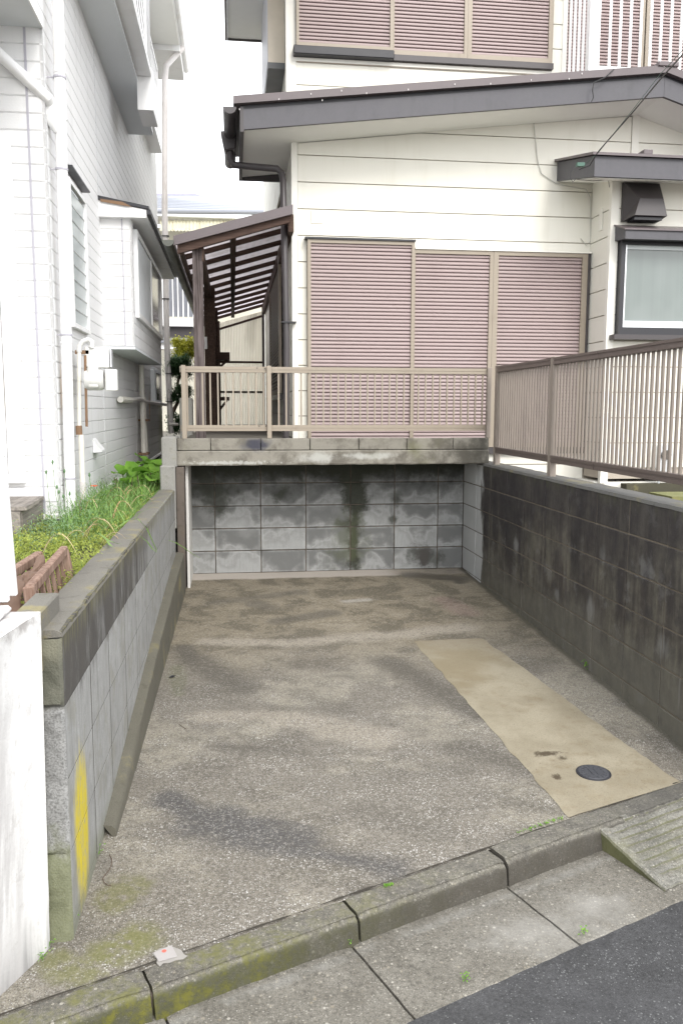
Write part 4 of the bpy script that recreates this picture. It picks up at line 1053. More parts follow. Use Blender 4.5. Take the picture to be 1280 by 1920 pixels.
# wing window
yw = YW-.03
wx0 = onY(1157,540,yw)[0]; wzt = onY(1165,452,yw)[2]; wzb = onY(1165,628,yw)[2]
wn_ = MB(); wn_.box(wx0, wx0+.04, yw-.05, YW, wzb, wzt); wn_.box(wx0+.04, 3.6, yw-.05, YW, wzt-.035, wzt); wn_.box(wx0+.04, 3.6, yw-.05, YW, wzb, wzb+.065)
wf = wn_.build('window', BLACK, ch)
al = MB(); al.box(wx0+.041, wx0+.062, yw-.03, YW, wzb+.066, wzt-.036); al.box(wx0+.063, 3.6, yw-.03, YW, wzb+.066, wzb+.125); al.box(wx0+.063, 3.6, yw-.034, YW-.002, wzb+.085, wzb+.09)
al.build('sash', ALU, wf)
MB().box(wx0+.063, 3.6, yw-.006, YW-.003, wzb+.126, wzt-.075).build('pane', GLASSG, wf)
MB().box(wx0+.063, 3.6, yw-.02, YW-.003, wzt-.074, wzt-.037).build('blind_rail', GLASSW, wf)
q = onY(1148,632,yw-.06)
MB().box(q[0], 3.6, yw-.09, YW-.001, wzb-.045, wzb-.002).build('window_sill', DKMET, ch)
# window hood
hz = onY(1190,448,-.12)[2]; hx = onY(1188,430,-.12)[0]
hd = MB(); hx0 = onY(1153,440,YW)[0]
hd.prism([(hx0-.01,YW-.002,hz+.02),(hx0-.01,YW-.002,hz+.15),(hx0-.01,-.12,hz+.075),(hx0-.01,-.12,hz)], (2.4,0,0)); h_ = hd.build('window_hood', FASC, ch)
MB().prism([(hx0-.025,YW-.003,hz+.152),(hx0-.025,YW-.003,hz+.165),(hx0-.025,-.135,hz+.09),(hx0-.025,-.135,hz+.076)], (2.4,0,0)).build('hood_top', FLASH, h_)
# vent hood
vt = MB(); a0 = onY(1166,343,YW-.01); a1 = onY(1233,346,YW-.01); zt, zb_ = a0[2], onY(1166,416,YW-.01)[2]-.0
x0, x1 = a0[0], a1[0]; yb, yf = YW-.004, YW-.20
V = [(x0,yb,zb_),(x1,yb,zb_),(x1,yb,zt),(x0,yb,zt), (x0,yb-.03,zb_),(x1,yb-.03,zb_),(x1,yb-.03,zt),(x0,yb-.03,zt),
     (x0+.04,yf,zb_+.02),(x1+.0,yf,zb_+.02),(x1-.03,yf+.02,zt-.17),(x0+.09,yf+.02,zt-.17)]
vt.add(V, [(0,3,7,4),(1,5,6,2),(3,2,6,7),(4,7,11,8),(5,9,10,6),(7,6,10,11),(8,11,10,9),(4,8,9,5),(0,4,5,1)])
vent = vt.build('vent_hood', DKMET, ch)
lv = MB()
for k in range(5): lv.box(x0+.05, x1-.03, yf+.03+k*.03, yf+.045+k*.03, zb_-.012, zb_+.012)
lv.build('vent_louvres', BLACK, vent)
# cable fittings
tc = [onY(1137,400,YH-.01)]
MB().box(1.335, 1.35, .28, .33, 3.10, 3.30).build('cable_box', CREAM2, ch)
def cable(name, pts, r, mat, par=None, label=None, cat=None, n=6):
    o = MB().tube(pts, r, n).build(name, mat, par, smooth=True)
    if cat: tag(o, label, cat)
    return o
def yc(L, Y): return [tuple(onY(x, y, Y)) for x, y in L]
cable('wall_cable', yc([(1110,187),(1098,195),(1074,215),(1011,219),(1000,230),(1003,260),(1007,300),(1014,325),(1040,343),(1060,348),(1098,355),(1106,370)], YH-.012), .0045, CABLEW, ch)
cable('wall_cable', yc([(1106,370),(1107,452),(1098,460),(1088,447)], YH-.014), .0045, CABLEW, ch)
cable('fascia_cable', yc([(1150,130),(1134,145),(1112,155),(1110,170),(1112,183),(1108,190)], YF-.06), .005, CABLE, ch)

# --- balcony at top right
bc = thing('balcony', (2.2, 1.0, 4.4), 'white metal balcony railing in front of brown shutters at upper right', 'balcony')
yb_ = .72
px = onY(1105,60,yb_)[0]; px2 = onY(1125,60,yb_)[0]; zb = onY(1130,125,yb_)[2]
MB().box(px, px2, yb_, yb_+.09, zb-.2, 6.4).build('corner_post', WPAINT, bc, bevel=.004)
MB().box(px2+.001, 4.2, yb_+.02, yb_+.07, zb-.06, zb+.015).build('bottom_rail', WPAINT, bc)
bme = MB().box(-.011, .011, -.009, .009, 0, 1.9).mesh('baluster', WPAINT)
for k in range(15): link('baluster', bme, bc, (onY(1143+k*19, 60, yb_+.045)[0], yb_+.045, zb+.016))
xs_ = px+.04
for k in range(5):
    yk = onX(1093-k*8.2, 60, xs_)[1]
    if yk > YU+.8: yk = YU+.8
    link('baluster', bme, bc, (xs_, yk, zb-.1))
MB().box(xs_-.02, xs_+.02, yb_+.09, 1.9, zb-.2, zb-.12).build('side_rail', WPAINT, bc)
MB().box(1.35, 4.5, 1.95, 2.05, 4.0, 6.6).build('balcony_back_wall', CREAM2, ch)
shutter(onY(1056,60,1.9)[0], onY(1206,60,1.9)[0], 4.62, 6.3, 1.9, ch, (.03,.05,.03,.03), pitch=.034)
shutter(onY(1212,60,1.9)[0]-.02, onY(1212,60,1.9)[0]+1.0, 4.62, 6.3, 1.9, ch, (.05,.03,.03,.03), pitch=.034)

# --- side shutter behind the terrace post
side = shutter(2.05, 4.4, 1.62, 3.32, XH-.035, ch, (.10,.05,.03,.03), pitch=.040, mat=SLATD, fmat=TAN, xaxis=False)
MB().box(XH-.05, XH-.005, 1.9, 4.5, 1.55, 1.615).build('side_sill', DKMET, ch)

# service wires
cable('service_wire', [tuple(onY(1085,318,-.31)), tuple(onY(1105,310,-.35)), tuple(onY(1120,285,-.5)), tuple(onY(1190,205,-1.6)), tuple(onY(1240,145,-2.4)), tuple(onY(1290,90,-3.2))], .0045, CABLE, None, 'thick black service wire running up from the canopy to the right', 'wire')
cable('service_wire', [tuple(onY(1090,314,-.31)), tuple(onY(1122,285,-.5)), tuple(onY(1186,205,-1.6)), tuple(onY(1236,140,-2.4)), tuple(onY(1290,82,-3.2))], .002, CABLEG, None, 'thin green wire beside the thick service wire over the canopy', 'wire')
cable('wire_loop', [tuple(onY(x, y, -.31)) for x, y in ((1078,312),(1070,322),(1069,335),(1073,341),(1078,336))]+[tuple(onY(1110,339,-.1)), tuple(onY(1140,337,.05)), tuple(onY(1143,365,YW+.2)), tuple(onY(1144,395,YW+.2))], .003, CABLE, ch)
MB().beam(onY(1080,309,-.31), onY(1094,309,-.31), .04, .03).build('wire_clamp', CABLEG, ch)

# ================================================================== METAL FENCES
# front fence on the slab
ff = thing('front_railing', (-1.2, -.55, 1.215), 'beige bronze metal railing with thin bars standing on the carport slab', 'fence')
yf0 = -.545
for pxx, nm in ((347,0),(505,1),(912,2)):
    q = onY(pxx, 822, yf0-.0); w = .036 if nm < 2 else .034
    MB().box(q[0]-w/2, q[0]+w/2, yf0-.04, yf0-.004, 1.214, 1.792).build('post', TAN if nm < 2 else BROWNF, ff, bevel=.003)
xA, xB = onY(337,690,yf0)[0], onY(914,690,yf0)[0]
for (z0, z1, nm) in ((1.738,1.785,'top_rail'), (1.272,1.320,'bottom_rail')):
    b = MB(); b.box(xA, xB, yf0-.0035, yf0+.027, z0, z1); b.box(xA, xB, yf0-.007, yf0-.0036, z0+.001, z0+.019); b.box(xA, xB, yf0-.007, yf0-.0036, z0+.024, z1-.001)
    b.build(nm, TAN, ff)
bm_ = MB().box(-.0062, .0062, -.008, .008, 1.319, 1.739).mesh('baluster', TAN, (0,0,1.53))
x = xA+.055; k = 0
while x < xB-.02:
    if not any(abs(x-onY(p_,822,yf0)[0]) < .024 for p_ in (347,505,912)): link('baluster', bm_, ff, (x, yf0+.012, 1.53))
    x += .0605
bl = MB()
for pxx, pyy in ((341,690),(343,800),(497,691),(499,799),(482,690),(486,799)):
    q = onY(pxx, pyy, yf0-.008); bl.box(q[0]-.004, q[0]+.004, yf0-.011, yf0-.006, q[2]-.004, q[2]+.004)
bl.build('bolts', BLACK, ff)
# right fence along the wall
rf_ = thing('slatted_fence', (.06, -2.5, 1.0), 'dark bronze fence of close vertical slats running along the right wall top', 'fence')
xf = .055
for y in (-.735, -1.93, -4.25):
    MB().box(xf-.012, xf+.030, y-.03, y+.03, 1.0, 1.802).build('post', BROWNF, rf_, bevel=.003)
for (z0, z1, nm) in ((1.748,1.795,'top_rail'), (1.098,1.146,'bottom_rail')):
    for (ya, yb2) in ((-.766,-1.899),(-1.961,-2.648),(-2.653,-4.219)):
        b = MB(); b.box(xf-.012, xf+.026, ya, yb2, z0, z1); b.box(xf-.016, xf-.0125, ya, yb2, z0+.002, z0+.02); b.box(xf-.018, xf-.0125, ya, yb2, z1-.016, z1-.001); b.build(nm, BROWNR, rf_)
sm2 = MB().box(-.0062, .0062, -.0075, .0075, 1.145, 1.75).mesh('slat', BROWNF, (0,0,1.45))
y = -.79
while y > -4.2:
    if not any(abs(y-p_) < .043 for p_ in (-1.93,)): link('slat', sm2, rf_, (xf+.008, y, 1.45))
    y -= .0525

# things seen under and through the right fence
pg = thing('drain_pipes', (1.35, .35, .5), 'row of short brown pipes below the cream house wall behind the fence', 'pipes')
for px_ in (1108,1118,1128,1146,1160,1170):
    q = onY(px_, 905, .40); MB().tube([(q[0],.40,.45),(q[0],.40,.755)], .028 if px_ < 1140 else .038, 10).build('pipe', simple('brown_pipe', (.34,.25,.20), .5), pg, smooth=True)
lwall = MB().box(1.55, 2.3, -.02, .10, .3, .76).build('low_wall', skim_mat('dark_mossy', (.06,.055,.04), (.10,.095,.06), .5)); tag(lwall, 'dark damp concrete base seen below the fence rail', 'wall')
lw2 = MB().box(1.60, 3.5, -.75, -.35, .3, .72).build('mossy_plinth', skim_mat('bright_mossy', (.15,.16,.06), (.24,.24,.11), .6)); tag(lw2, 'mossy yellow green plinth at the right edge under the fence', 'plinth')
gm = thing('meter_box', (1.93, .04, .9), 'grey utility meter on the cream wall behind the right fence slats', 'meter')
MB().box(1.86, 2.0, .0, .098, .85, 1.12).build('body', ALU, gm, bevel=.01)
MB().tube([(1.93,-.002,1.03),(1.93,-.03,1.03)], .045, 16).build('dial', GLASSD, gm)
MB().tube([(1.90,.05,.85),(1.90,.05,.5)], .012, 8).build('pipe', ALU, gm, smooth=True)

# ================================================================== TERRACE ROOF
YT = .30
te = thing('terrace_roof', (-2.0, 3.5, 1.2), 'dark wooden lean to terrace roof with rafters and clear sheets beside the cream house', 'terrace roof')
tzl, tzr = 2.905, 3.20; txl, txr = -2.56, XH-.02; TS = (tzr-tzl)/(txr-txl)
def tz(x): return tzl+TS*(x-txl)
YR = 7.1
# front fascia, flashing
b = MB(); b.prism([(txl,YT-.04,tz(txl)-.045),(txr,YT-.04,tz(txr)-.045),(txr,YT-.04,tz(txr)+.035),(txl,YT-.04,tz(txl)+.035)], (0,.035,0)); b.build('fascia', FLASH, te)
b = MB(); b.prism([(txl+.03,YT,tz(txl)-.11),(txr-.03,YT,tz(txr)-.11),(txr-.03,YT,tz(txr)-.03),(txl+.03,YT,tz(txl)-.03)], (0,.05,0)); b.build('front_rafter', WOODB, te)
for i in range(11):
    y = YT+.62+i*.60
    b = MB(); b.prism([(txl+.03,y,tz(txl)-.062),(txr,y,tz(txr)-.062),(txr,y,tz(txr)-.015),(txl+.03,y,tz(txl)-.015)], (0,.035,0)); b.build('rafter', WOODB, te)
# long members
xm = onY(437,440,YT+.1)[0]
MB().beam((xm,YT+.05,tz(xm)-.055), (xm,YR,tz(xm)-.055), .055, .075).build('purlin', WOODBY, te)
xe = txl+.06
MB().beam((xe,YT+.05,tz(xe)-.10), (xe,YR,tz(xe)-.10), .035, .05).build('eaves_purlin', WOODBY, te)
xp = onY(372,600,YT)[0]+.0
MB().beam((xp+.03,YT+.06,tz(xp)-.15), (xp+.03,YR,tz(xp)-.15), .05, .13).build('post_beam', WOODBY, te)
MB().beam((XH-.03,YT+.05,tz(XH)-.11), (XH-.03,YR,tz(XH)-.11), .045, .15).build('wall_beam', WOODBY, te)
b = MB(); V = []
for i in range(61):
    t = i/60; x_ = txl+(txr-txl)*t; zc_ = tz(x_)-.008+.003*math.sin(i*math.pi*.5)
    V += [(x_, YT-.03, zc_), (x_, YR+.15, zc_)]
b.add(V, [(2*i, 2*i+2, 2*i+3, 2*i+1) for i in range(60)]); b.build('clear_sheet', SHEET, te)
# posts
MB().box(xp-.045, xp+.045, YT+.06, YT+.15, 1.12, tz(xp)-.05).build('post', WOODP, te, bevel=.005)
for y in (2.9, 5.0, 6.9): MB().box(xp-.03, xp+.10, y, y+.11, 1.1, tz(xp)-.08).build('post', WOODBY, te, bevel=.004)
MB().box(xp-.02, xp+.03, 3.1, 6.9, 1.15, 2.5).build('side_panel', WOODBY, te)
sw = onY(385,642,2.8); MB().box(sw[0]-.02, sw[0]+.02, 2.86, 2.895, sw[2]-.07, sw[2]+.07).build('switch', WPAINT, te)
# gutter of the terrace
V = []; gr = MB(); gx = txl-.045; rr = .05
for j in range(25):
    y = YT-.06+(YR-YT)*j/24; rj = rr*(1.06 if j % 2 == 0 else 1.0)
    for i in range(n+1):
        t = math.pi+math.pi*i/n; V.append((gx+rj*math.cos(t), y, tz(txl)-.005+rj*math.sin(t)))
gr.add(V, [(j*(n+1)+i, j*(n+1)+i+1, (j+1)*(n+1)+i+1, (j+1)*(n+1)+i) for j in range(24) for i in range(n)]+[tuple(range(n+1))])
gr.build('gutter', GUTG, te, smooth=True)
# rear corrugated panel
Yp = 7.08; xa, xb = xp+.05, XH-.02
V = []; nn = 120
for i in range(nn+1):
    x = xa+(xb-xa)*i/nn; yy = Yp+.012*math.sin(i*math.pi*.5+.6)
    V += [(x, yy, .95), (x, yy, tz(x)-.12)]
b = MB(); b.add(V, [(2*i, 2*i+2, 2*i+3, 2*i+1) for i in range(nn)]); b.build('rear_sheet', SHEETC, te)
for zz in (1.03, 1.72, 1.98, 2.22, 2.66):
    q0 = (xa, Yp-.03, zz); q1 = (xb, Yp-.03, zz)
    if zz in (2.66,): q0 = (xa, Yp-.03, 2.75); q1 = (xb, Yp-.03, 3.0)
    if zz == 1.98: continue
    MB().beam(q0, q1, .03, .035).build('rear_rail', WOODB, te)
MB().box(XH-.06, XH-.02, Yp-.06, Yp-.0, .95, tz(XH)-.05).build('rear_stile', WOODP, te)
# small wall shelves by the posts
for nm, (pa, pb_, dz) in {'a': ((398,660),(431,683),.09), 'b': ((403,744),(430,752),.045)}.items():
    q = onY(pa[0], pa[1], 3.4); q2 = onY(pb_[0], pb_[1], 3.4)
    s_ = thing('wall_shelf', (q[0]+.05, 3.4, q[2]), 'small dark bracket shelf under the terrace roof, the %s one' % ('upper' if nm == 'a' else 'lower'), 'shelf', )
    MB().box(q[0], q2[0], 3.4, 3.75, q[2]-dz, q[2]).build('board', WOODB, s_)
    MB().beam((q[0]+.02,3.5,q[2]-dz-.16), (q2[0]-.03,3.5,q[2]-dz), .03, .03).build('bracket', WOODB, s_)

# ================================================================== WHITE HOUSE (left)
XL, YL = -3.15, -1.95
PW = .0968
whs = thing('white_house', (-5.5, 2, .8), 'white embossed siding house with bay window along the left side', 'house')
MB().box(-8, XL-.018, YL+.018, 5.95, .85, 7.0).build('wall', WGAP, whs)
MB().box(-8, XL-.018, -4.2, YL+.017, 3.70, 7.0).build('upper_wall', WGAP, whs)
Z0 = 3.481-PW*28
def wboard_mesh(L, axis):
    g = .0065
    pr = [(-.018,-PW/2+.0002),(-.005,-PW/2+.0010),(-.0012,-PW/2+g),(0,-PW/2+g+.001),(0,PW/2-.0022),(-.005,PW/2-.0006),(-.018,PW/2-.0002)]
    b = MB()
    if axis == 'y': b.prism([(p[0], 0, p[1]) for p in pr], (0, L, 0))
    else: b.prism([(0, -p[0], p[1]) for p in pr], (L, 0, 0))
    return b.mesh('siding_board', WSID)
mA = wboard_mesh(5.95-YL, 'y'); mB_ = wboard_mesh(5.95+4.2, 'y'); mC = wboard_mesh(8+XL, 'x')
k = 0
while True:
    z = Z0+PW*(k+.5)
    if z > 6.6: break
    if z < 3.66: 
        link('siding_board', mA, whs, (XL, YL, z)); link('siding_board', mC, whs, (-8, YL, z))
    elif z > 3.72: link('siding_board', mB_, whs, (XL, -4.2, z))
    k += 1
MB().box(-8, XL-.002, -4.2, YL+.03, 3.672, 3.702).build('overhang_soffit', WSOFF, whs)
MB().box(XL-.001, XL+.008, -4.2, YL+.0, 3.668, 3.715).build('overhang_trim', WPAINT, whs)
MB().box(-8, XL+.014, YL-.014, 5.96, Z0-.012, Z0+.022).build('base_flashing', WPAINT, whs, bevel=.004)
MB().box(-8, XL-.05, YL+.05, 5.9, .45, Z0-.01).build('foundation', skim_mat('white_house_base', (.09,.085,.075), (.15,.145,.13), .2), whs)
# sealant joints
q = onY(60,400,YL-.001)
MB().box(q[0]-.006, q[0]+.008, YL-.0025, YL+.004, Z0, 3.67).build('sealant_joint', SEAL, whs)
for pxx, pyy in ((183,320),(196,780),(253,720)):
    q = onX(pxx, pyy, XL); MB().box(XL-.004, XL+.0018, q[1]-.005, q[1]+.005, Z0 if pyy > 400 else 3.1, 1.95 if pyy > 400 else 4.42).build('sealant_joint', simple('pale_sealant', (.62,.62,.64), .6), whs)
# bay window
BY0, BY1, BX = .10, 2.86, -2.895; BZ0, BZ1 = 1.975, 3.06
MB().box(XL, BX-.018, BY0+.018, BY1, BZ0+.01, BZ1).build('bay_core', WGAP, whs)
k = 0
mD = wboard_mesh(BX-XL, 'x'); mE = wboard_mesh(.12, 'y'); mF = wboard_mesh(BY1-BY0, 'y')
z = BZ0+PW/2+.005
while z < BZ1:
    link('siding_board', mD, whs, (XL, BY0, z))
    if z < 2.26: link('siding_board', mF, whs, (BX, BY0, z))
    else: link('siding_board', mE, whs, (BX, BY0, z))
    z += PW
q = onY(231,500,BY0); MB().box(q[0]-.005, q[0]+.006, BY0-.0025, BY0+.003, BZ0, BZ1).build('sealant_joint', SEAL, whs)
MB().box(XL, BX+.004, BY0-.004, BY1+.005, BZ0-.02, BZ0+.002).build('bay_soffit', WSOFF, whs)
# bay roof
br = MB(); rx = -2.762; y0 = .03
br.prism([(XL,y0,3.035),(rx-.0,y0,3.035),(rx,y0,3.10),(XL,y0,3.165)], (0,3.42,0)); bro = br.build('bay_roof', WPAINT, whs)
MB().prism([(XL,y0-.015,3.168),(rx+.02,y0-.015,3.103),(rx+.022,y0-.015,3.125),(XL,y0-.015,3.20)], (0,3.45,0)).build('roof_sheet', BLACK, bro)
MB().box(rx+.002, rx+.035, y0-.005, y0+3.43, 3.062, 3.10).build('roof_gutter', BLACK, bro)
# rust on the roof edge
MB().prism([(-3.13,y0-.018,3.150),(-2.87,y0-.018,3.112),(-2.95,y0-.018,3.152),(-3.13,y0-.018,3.172)], (0,.002,0)).build('rust_patch', RUST, bro)
# bay glazing
gy0, gy1 = BY0+.16, BY1-.06
bwf = MB()
bwf.box(BX-.01, BX+.03, gy0, gy1, 2.24, 2.285); bwf.box(BX-.01, BX+.03, gy0, gy1, 2.94, 2.985); bwf.box(BX-.01, BX+.03, gy0, gy0+.05, 2.286, 2.939); bwf.box(BX-.01, BX+.03, gy1-.05, gy1, 2.286, 2.939)
wf2 = bwf.build('bay_window', WPAINT, whs)
MB().box(BX-.005, BX+.018, gy0+.052, (gy0+gy1)/2, 2.29, 2.935).build('shutter_leaf', WSOFF, wf2)
MB().box(BX-.005, BX+.008, (gy0+gy1)/2+.005, gy1-.055, 2.29, 2.935).build('pane', GLASSD, wf2)
MB().box(BX-.01, BX+.028, (gy0+gy1)/2, (gy0+gy1)/2+.05, 2.287, 2.938).build('mullion', WPAINT, wf2)
# narrow jalousie window
jy0, jy1 = onX(127,450,XL)[1], onX(153,450,XL)[1]+.03; jz0, jz1 = 2.03, 2.94
jw = MB(); jw.box(XL-.0, XL+.035, jy0-.04, jy0, jz0-.03, jz1+.03); jw.box(XL, XL+.035, jy1, jy1+.035, jz0-.03, jz1+.03); jw.box(XL, XL+.034, jy0, jy1, jz0-.03, jz0); jw.box(XL, XL+.034, jy0, jy1, jz1, jz1+.03)
jo = jw.build('jalousie_window', WPAINT, whs)
MB().box(XL+.001, XL+.006, jy0, jy1, jz0, jz1).build('pane', GLASSG, jo)
zz = jz0+.055
while zz < jz1-.02:
    b = MB(); b.prism([(XL+.010,jy0+.003,zz-.047),(XL+.020,jy0+.003,zz+.036),(XL+.016,jy0+.003,zz+.036),(XL+.006,jy0+.003,zz-.047)], (0,jy1-jy0-.006,0)); b.build('glass_slat', GLASSW, jo); MB().box(XL+.0065, XL+.0225, jy0+.002, jy1-.002, zz+.037, zz+.046).build('slat_edge', GLASSG, jo)
    zz += .0985
MB().box(XL, XL+.06, jy0-.06, jy1+.06, jz1+.09, jz1+.10).build('drip_cap', BLACK, whs)
# small window far along the wall, under the bay
q0, q1 = onX(283,720,XL), onX(293,720,XL)
sw_ = MB().box(XL, XL+.05, q0[1], q1[1]+.25, 1.52, 1.97).build('small_window', WSOFF, whs)
MB().box(XL+.0505, XL+.055, q0[1]+.25, q1[1]+.2, 1.56, 1.93).build('pane', GLASSD, sw_)
# upper box projecting over the side, with lattice window
UX = -2.892; UZ = 4.425; UY0, UY1 = -1.6, 2.376
MB().box(XL+.0, UX-.018, UY0, UY1-.002, UZ+.01, 6.6).build('upper_box', WGAP, whs)
mG = wboard_mesh(UY1-UY0, 'y'); z = UZ+PW/2+.0
while z < 6.6:
    link('siding_board', mG, whs, (UX, UY0, z)); z += PW
MB().box(XL, UX+.006, UY0, UY1+.004, UZ-.02, UZ+.003).build('box_soffit', WSOFF, whs)
def lattice_window(ya, yb, za, zb, X, par, depth=.10):
    f = MB(); f.box(X, X+depth, ya, ya+.04, za, zb); f.box(X, X+depth, yb-.04, yb, za, zb); f.box(X, X+depth, ya+.041, yb-.041, zb-.04, zb); f.box(X, X+depth+.03, ya-.02, yb+.02, za-.06, za)
    w = f.build('lattice_window', WPAINT, par)
    MB().box(X+.001, X+.01, ya+.04, yb-.04, za, zb-.04).build('pane', FARG, w)
    L = MB(); s = .10; h = zb-.04-za
    y = ya+.05-h
    while y < yb:
        for sg in (1, -1):
            p0, p1 = (y, za), (y+h, zb-.04)
            if sg < 0: p0, p1 = (y, zb-.04), (y+h, za)
            (a0, b0), (a1, b1) = p0, p1
            lo, hi = ya+.042, yb-.042
            if a1 <= lo or a0 >= hi: continue
            def cut(t): return (a0+(a1-a0)*t, b0+(b1-b0)*t)
            ta = max(0, (lo-a0)/(a1-a0)); tb = min(1, (hi-a0)/(a1-a0))
            c_, d_ = cut(ta), cut(tb)
            L.beam((X+depth-.012+sg*.004, c_[0], c_[1]), (X+depth-.012+sg*.004, d_[0], d_[1]), .009, .006, up=(1,0,0))
        y += s
    stuff(L.build('lattice_bars', WPAINT, w)); return w
ly0, ly1 = onX(247,60,UX+.1)[1], onX(277,128,UX+.1)[1]
lz = onX(277,128,UX+.1)[2]
lattice_window(-.9, ly1, lz, 6.4, UX, whs)
q = onX(300,300,XL+.12); lattice_window(3.2, q[1], 5.05, 6.1, XL, whs, .12)
# brackets and small shades between
MB().box(UX+.0, UX+.14, ly1+.03, ly1+.5, lz-.35, lz-.0).build('side_shade', WPAINT, whs)
# far eaves with gutter at top
MB().box(-6, -2.78, 4.2, 7.1, 6.78, 6.84).build('far_soffit', SOFF, whs)
MB().box(-2.785, -2.765, -1, 7.12, 6.80, 6.98).build('far_fascia', WPAINT, whs)
MB().box(-6, -2.77, 5.96, 7.1, 6.70, 6.779).build('gable_panel', WPAINT, whs)
MB().tube([(-2.74,-1,6.88),(-2.74,7.15,6.88)], .05, 10).build('roof_gutter', WPAINT, whs, smooth=True)
# downpipe far corner
fy = 5.9
q = [tuple(onY(309,y_,fy)) for y_ in (150,400)]+[tuple(onY(313,640,fy)), tuple(onY(321,812,fy))]
MB().tube([(-2.74,fy+.2,6.80),(q[0][0]+.02,fy+.1,6.5)]+q, .045, 10).build('downpipe', PIPEG, whs, smooth=True)
bk = MB()
for yy in (442,560,700,753): 
    p_ = onY(311 if yy < 600 else 318, yy, fy-.05); bk.box(p_[0]-.06, p_[0]+.05, fy-.06, fy+.04, p_[2]-.006, p_[2]+.006)
bk.build('pipe_brackets', BLACK, whs)
# near downpipe at the corner with the incoming branch
def yx(px_, py_, X): return tuple(onX(px_, py_, X))
pc = XL+.062
def at(px_, py_): d = onY(px_, py_, -1.86); return (d[0], -1.86, d[2])
t1 = at(107,-60); t2 = at(134,1000)
MB().tube([t1, t2], .034, 16).build('downpipe', WPAINT, whs, smooth=True)
col = MB()
for yy, hh in ((128,.03),(193,.10),(640,.012)):
    c_ = at(112 if yy < 300 else 121, yy); cx = t1[0]+(t2[0]-t1[0])*((yy+60)/1060)
    col.tube([(cx,-1.86,c_[2]), (cx,-1.86,c_[2]-hh)], .037, 16)
col.build('pipe_collar', WPAINT, whs, smooth=True)
c1 = at(104,196); 
MB().tube([(c1[0]-.02,-1.88,c1[2]+.01),(c1[0]-.015,-1.88,c1[2]-.10),(c1[0]+.01,-1.87,c1[2]-.165)], [.046,.046,.02], 16).build('pipe_branch', WPAINT, whs, smooth=True)
dg0 = onY(-60,48,-2.05); dg1 = onY(93,188,-1.93)
MB().tube([tuple(dg0), tuple(dg1), (c1[0]-.02,-1.88,c1[2]-.02)], .034, 16).build('branch_pipe', WPAINT, whs, smooth=True)
clamps = MB()
for yy in (146,318,628,897):
    z_ = at(120, yy)[2]; cx = t1[0]+(t2[0]-t1[0])*((yy+60)/1060)
    clamps = MB(); clamps.tube([(cx,-1.86,z_-.006),(cx,-1.86,z_+.006)], .0385, 16); clamps.box(cx-.09, cx-.03, -1.865, -1.857, z_-.003, z_+.003); clamps.build('pipe_clamp', SEAL, whs)
# window in the near face
wX1 = onY(34,600,YL-.03)[0]; wz0, wz1 = .995, 3.05
fw = MB(); fw.box(wX1-.09, wX1+.0, YL-.05, YL, wz0, wz1); fw.box(-5, wX1-.091, YL-.05, YL, wz0, wz0+.05); fw.box(-5, wX1-.091, YL-.05, YL, wz1-.05, wz1); fw.box(wX1-.14, wX1-.10, YL-.03, YL, wz0+.05, wz1-.05)
fwo = fw.build('front_window', WPAINT, whs)
fs = MB().box(-.45, 0, -.004, .004, -.026, .03).mesh('slat', WPAINT)
z = wz0+.09
while z < wz1-.06: link('slat', fs, fwo, (wX1-.141, YL-.022, z)); z += .0665
MB().box(-5, wX1-.14, YL-.012, YL-.005, wz0+.05, wz1-.05).build('pane', WSOFF, fwo)

# gas meter and its pipes
METW = simple('meter_paint', (.66,.66,.64), .4, .08, dirt=(.45,.42,.38), dscale=14)
gm = thing('gas_meter', (-3.02, -1.55, 1.6), 'white gas meter with round body and curved pipe on the white house wall', 'gas meter')
YG = -1.42; 
def g(px_, py_, Y=YG): return onY(px_, py_, Y)
a0, a1 = g(158,650), g(205,690); MB().box(a0[0], a1[0], YG, YG+.10, a1[2], a0[2]).build('upper_box', METW, gm, bevel=.008)
a0, a1 = g(205,655), g(206,688); MB().box(a0[0]+.002, a0[0]+.012, YG+.01, YG+.09, a1[2], a0[2]).build('valve_face', ALU, gm)
cc = g(176,712); MB().tube([(cc[0]-.065,YG+.03,cc[2]),(cc[0]-.06,YG+.03,cc[2])]+[(cc[0]-.05+.012*i,YG+.03,cc[2]) for i in range(9)]+[(cc[0]+.065,YG+.03,cc[2])], [.05,.068]+[.072]*9+[.06], 20).build('round_body', METW, gm, smooth=True)
MB().box(cc[0]-.035, cc[0]+.035, YG-.035, YG+.03, cc[2]-.055, cc[2]+.1).build('body_front', METW, gm, bevel=.012, seg=2)
a0, a1 = g(197,692), g(221,733); MB().box(a0[0], a1[0], YG-.01, YG+.04, a1[2], a0[2]).build('side_box', METW, gm, bevel=.008, seg=2)
p0 = g(149,660); p1 = g(172,652)
MB().tube([tuple(p0), tuple(g(150,648)), tuple(g(156,640)), tuple(g(166,637)), tuple(g(173,641)), tuple(p1)], .018, 12).build('loop_pipe', METW, gm, smooth=True)
p9 = g(150,800); pz = g(152,962)
MB().tube([tuple(p0), tuple(g(149,800))], .014, 10).build('gas_pipe', PIPEW, gm, smooth=True)
MB().tube([tuple(g(148,798)), tuple(g(149,815))], .022, 10).build('rusty_joint', RUST, gm, smooth=True)
MB().tube([tuple(g(152,815)), tuple(g(155,905))], .019, 12).build('lower_pipe', PIPEW, gm, smooth=True)
MB().tube([tuple(g(155,903)), tuple(g(160,1010))], .022, 12).build('ground_pipe', PIPEG, gm, smooth=True)
q = g(141,658); MB().box(q[0], q[0]+.09, YG, YG+.02, q[2]-.02, q[2]+.005).build('rusty_bracket', RUST, gm)
MB().tube([tuple(g(160,666)), tuple(g(163,800))], .009, 8).build('rusty_stripe', RUST, gm, smooth=True)
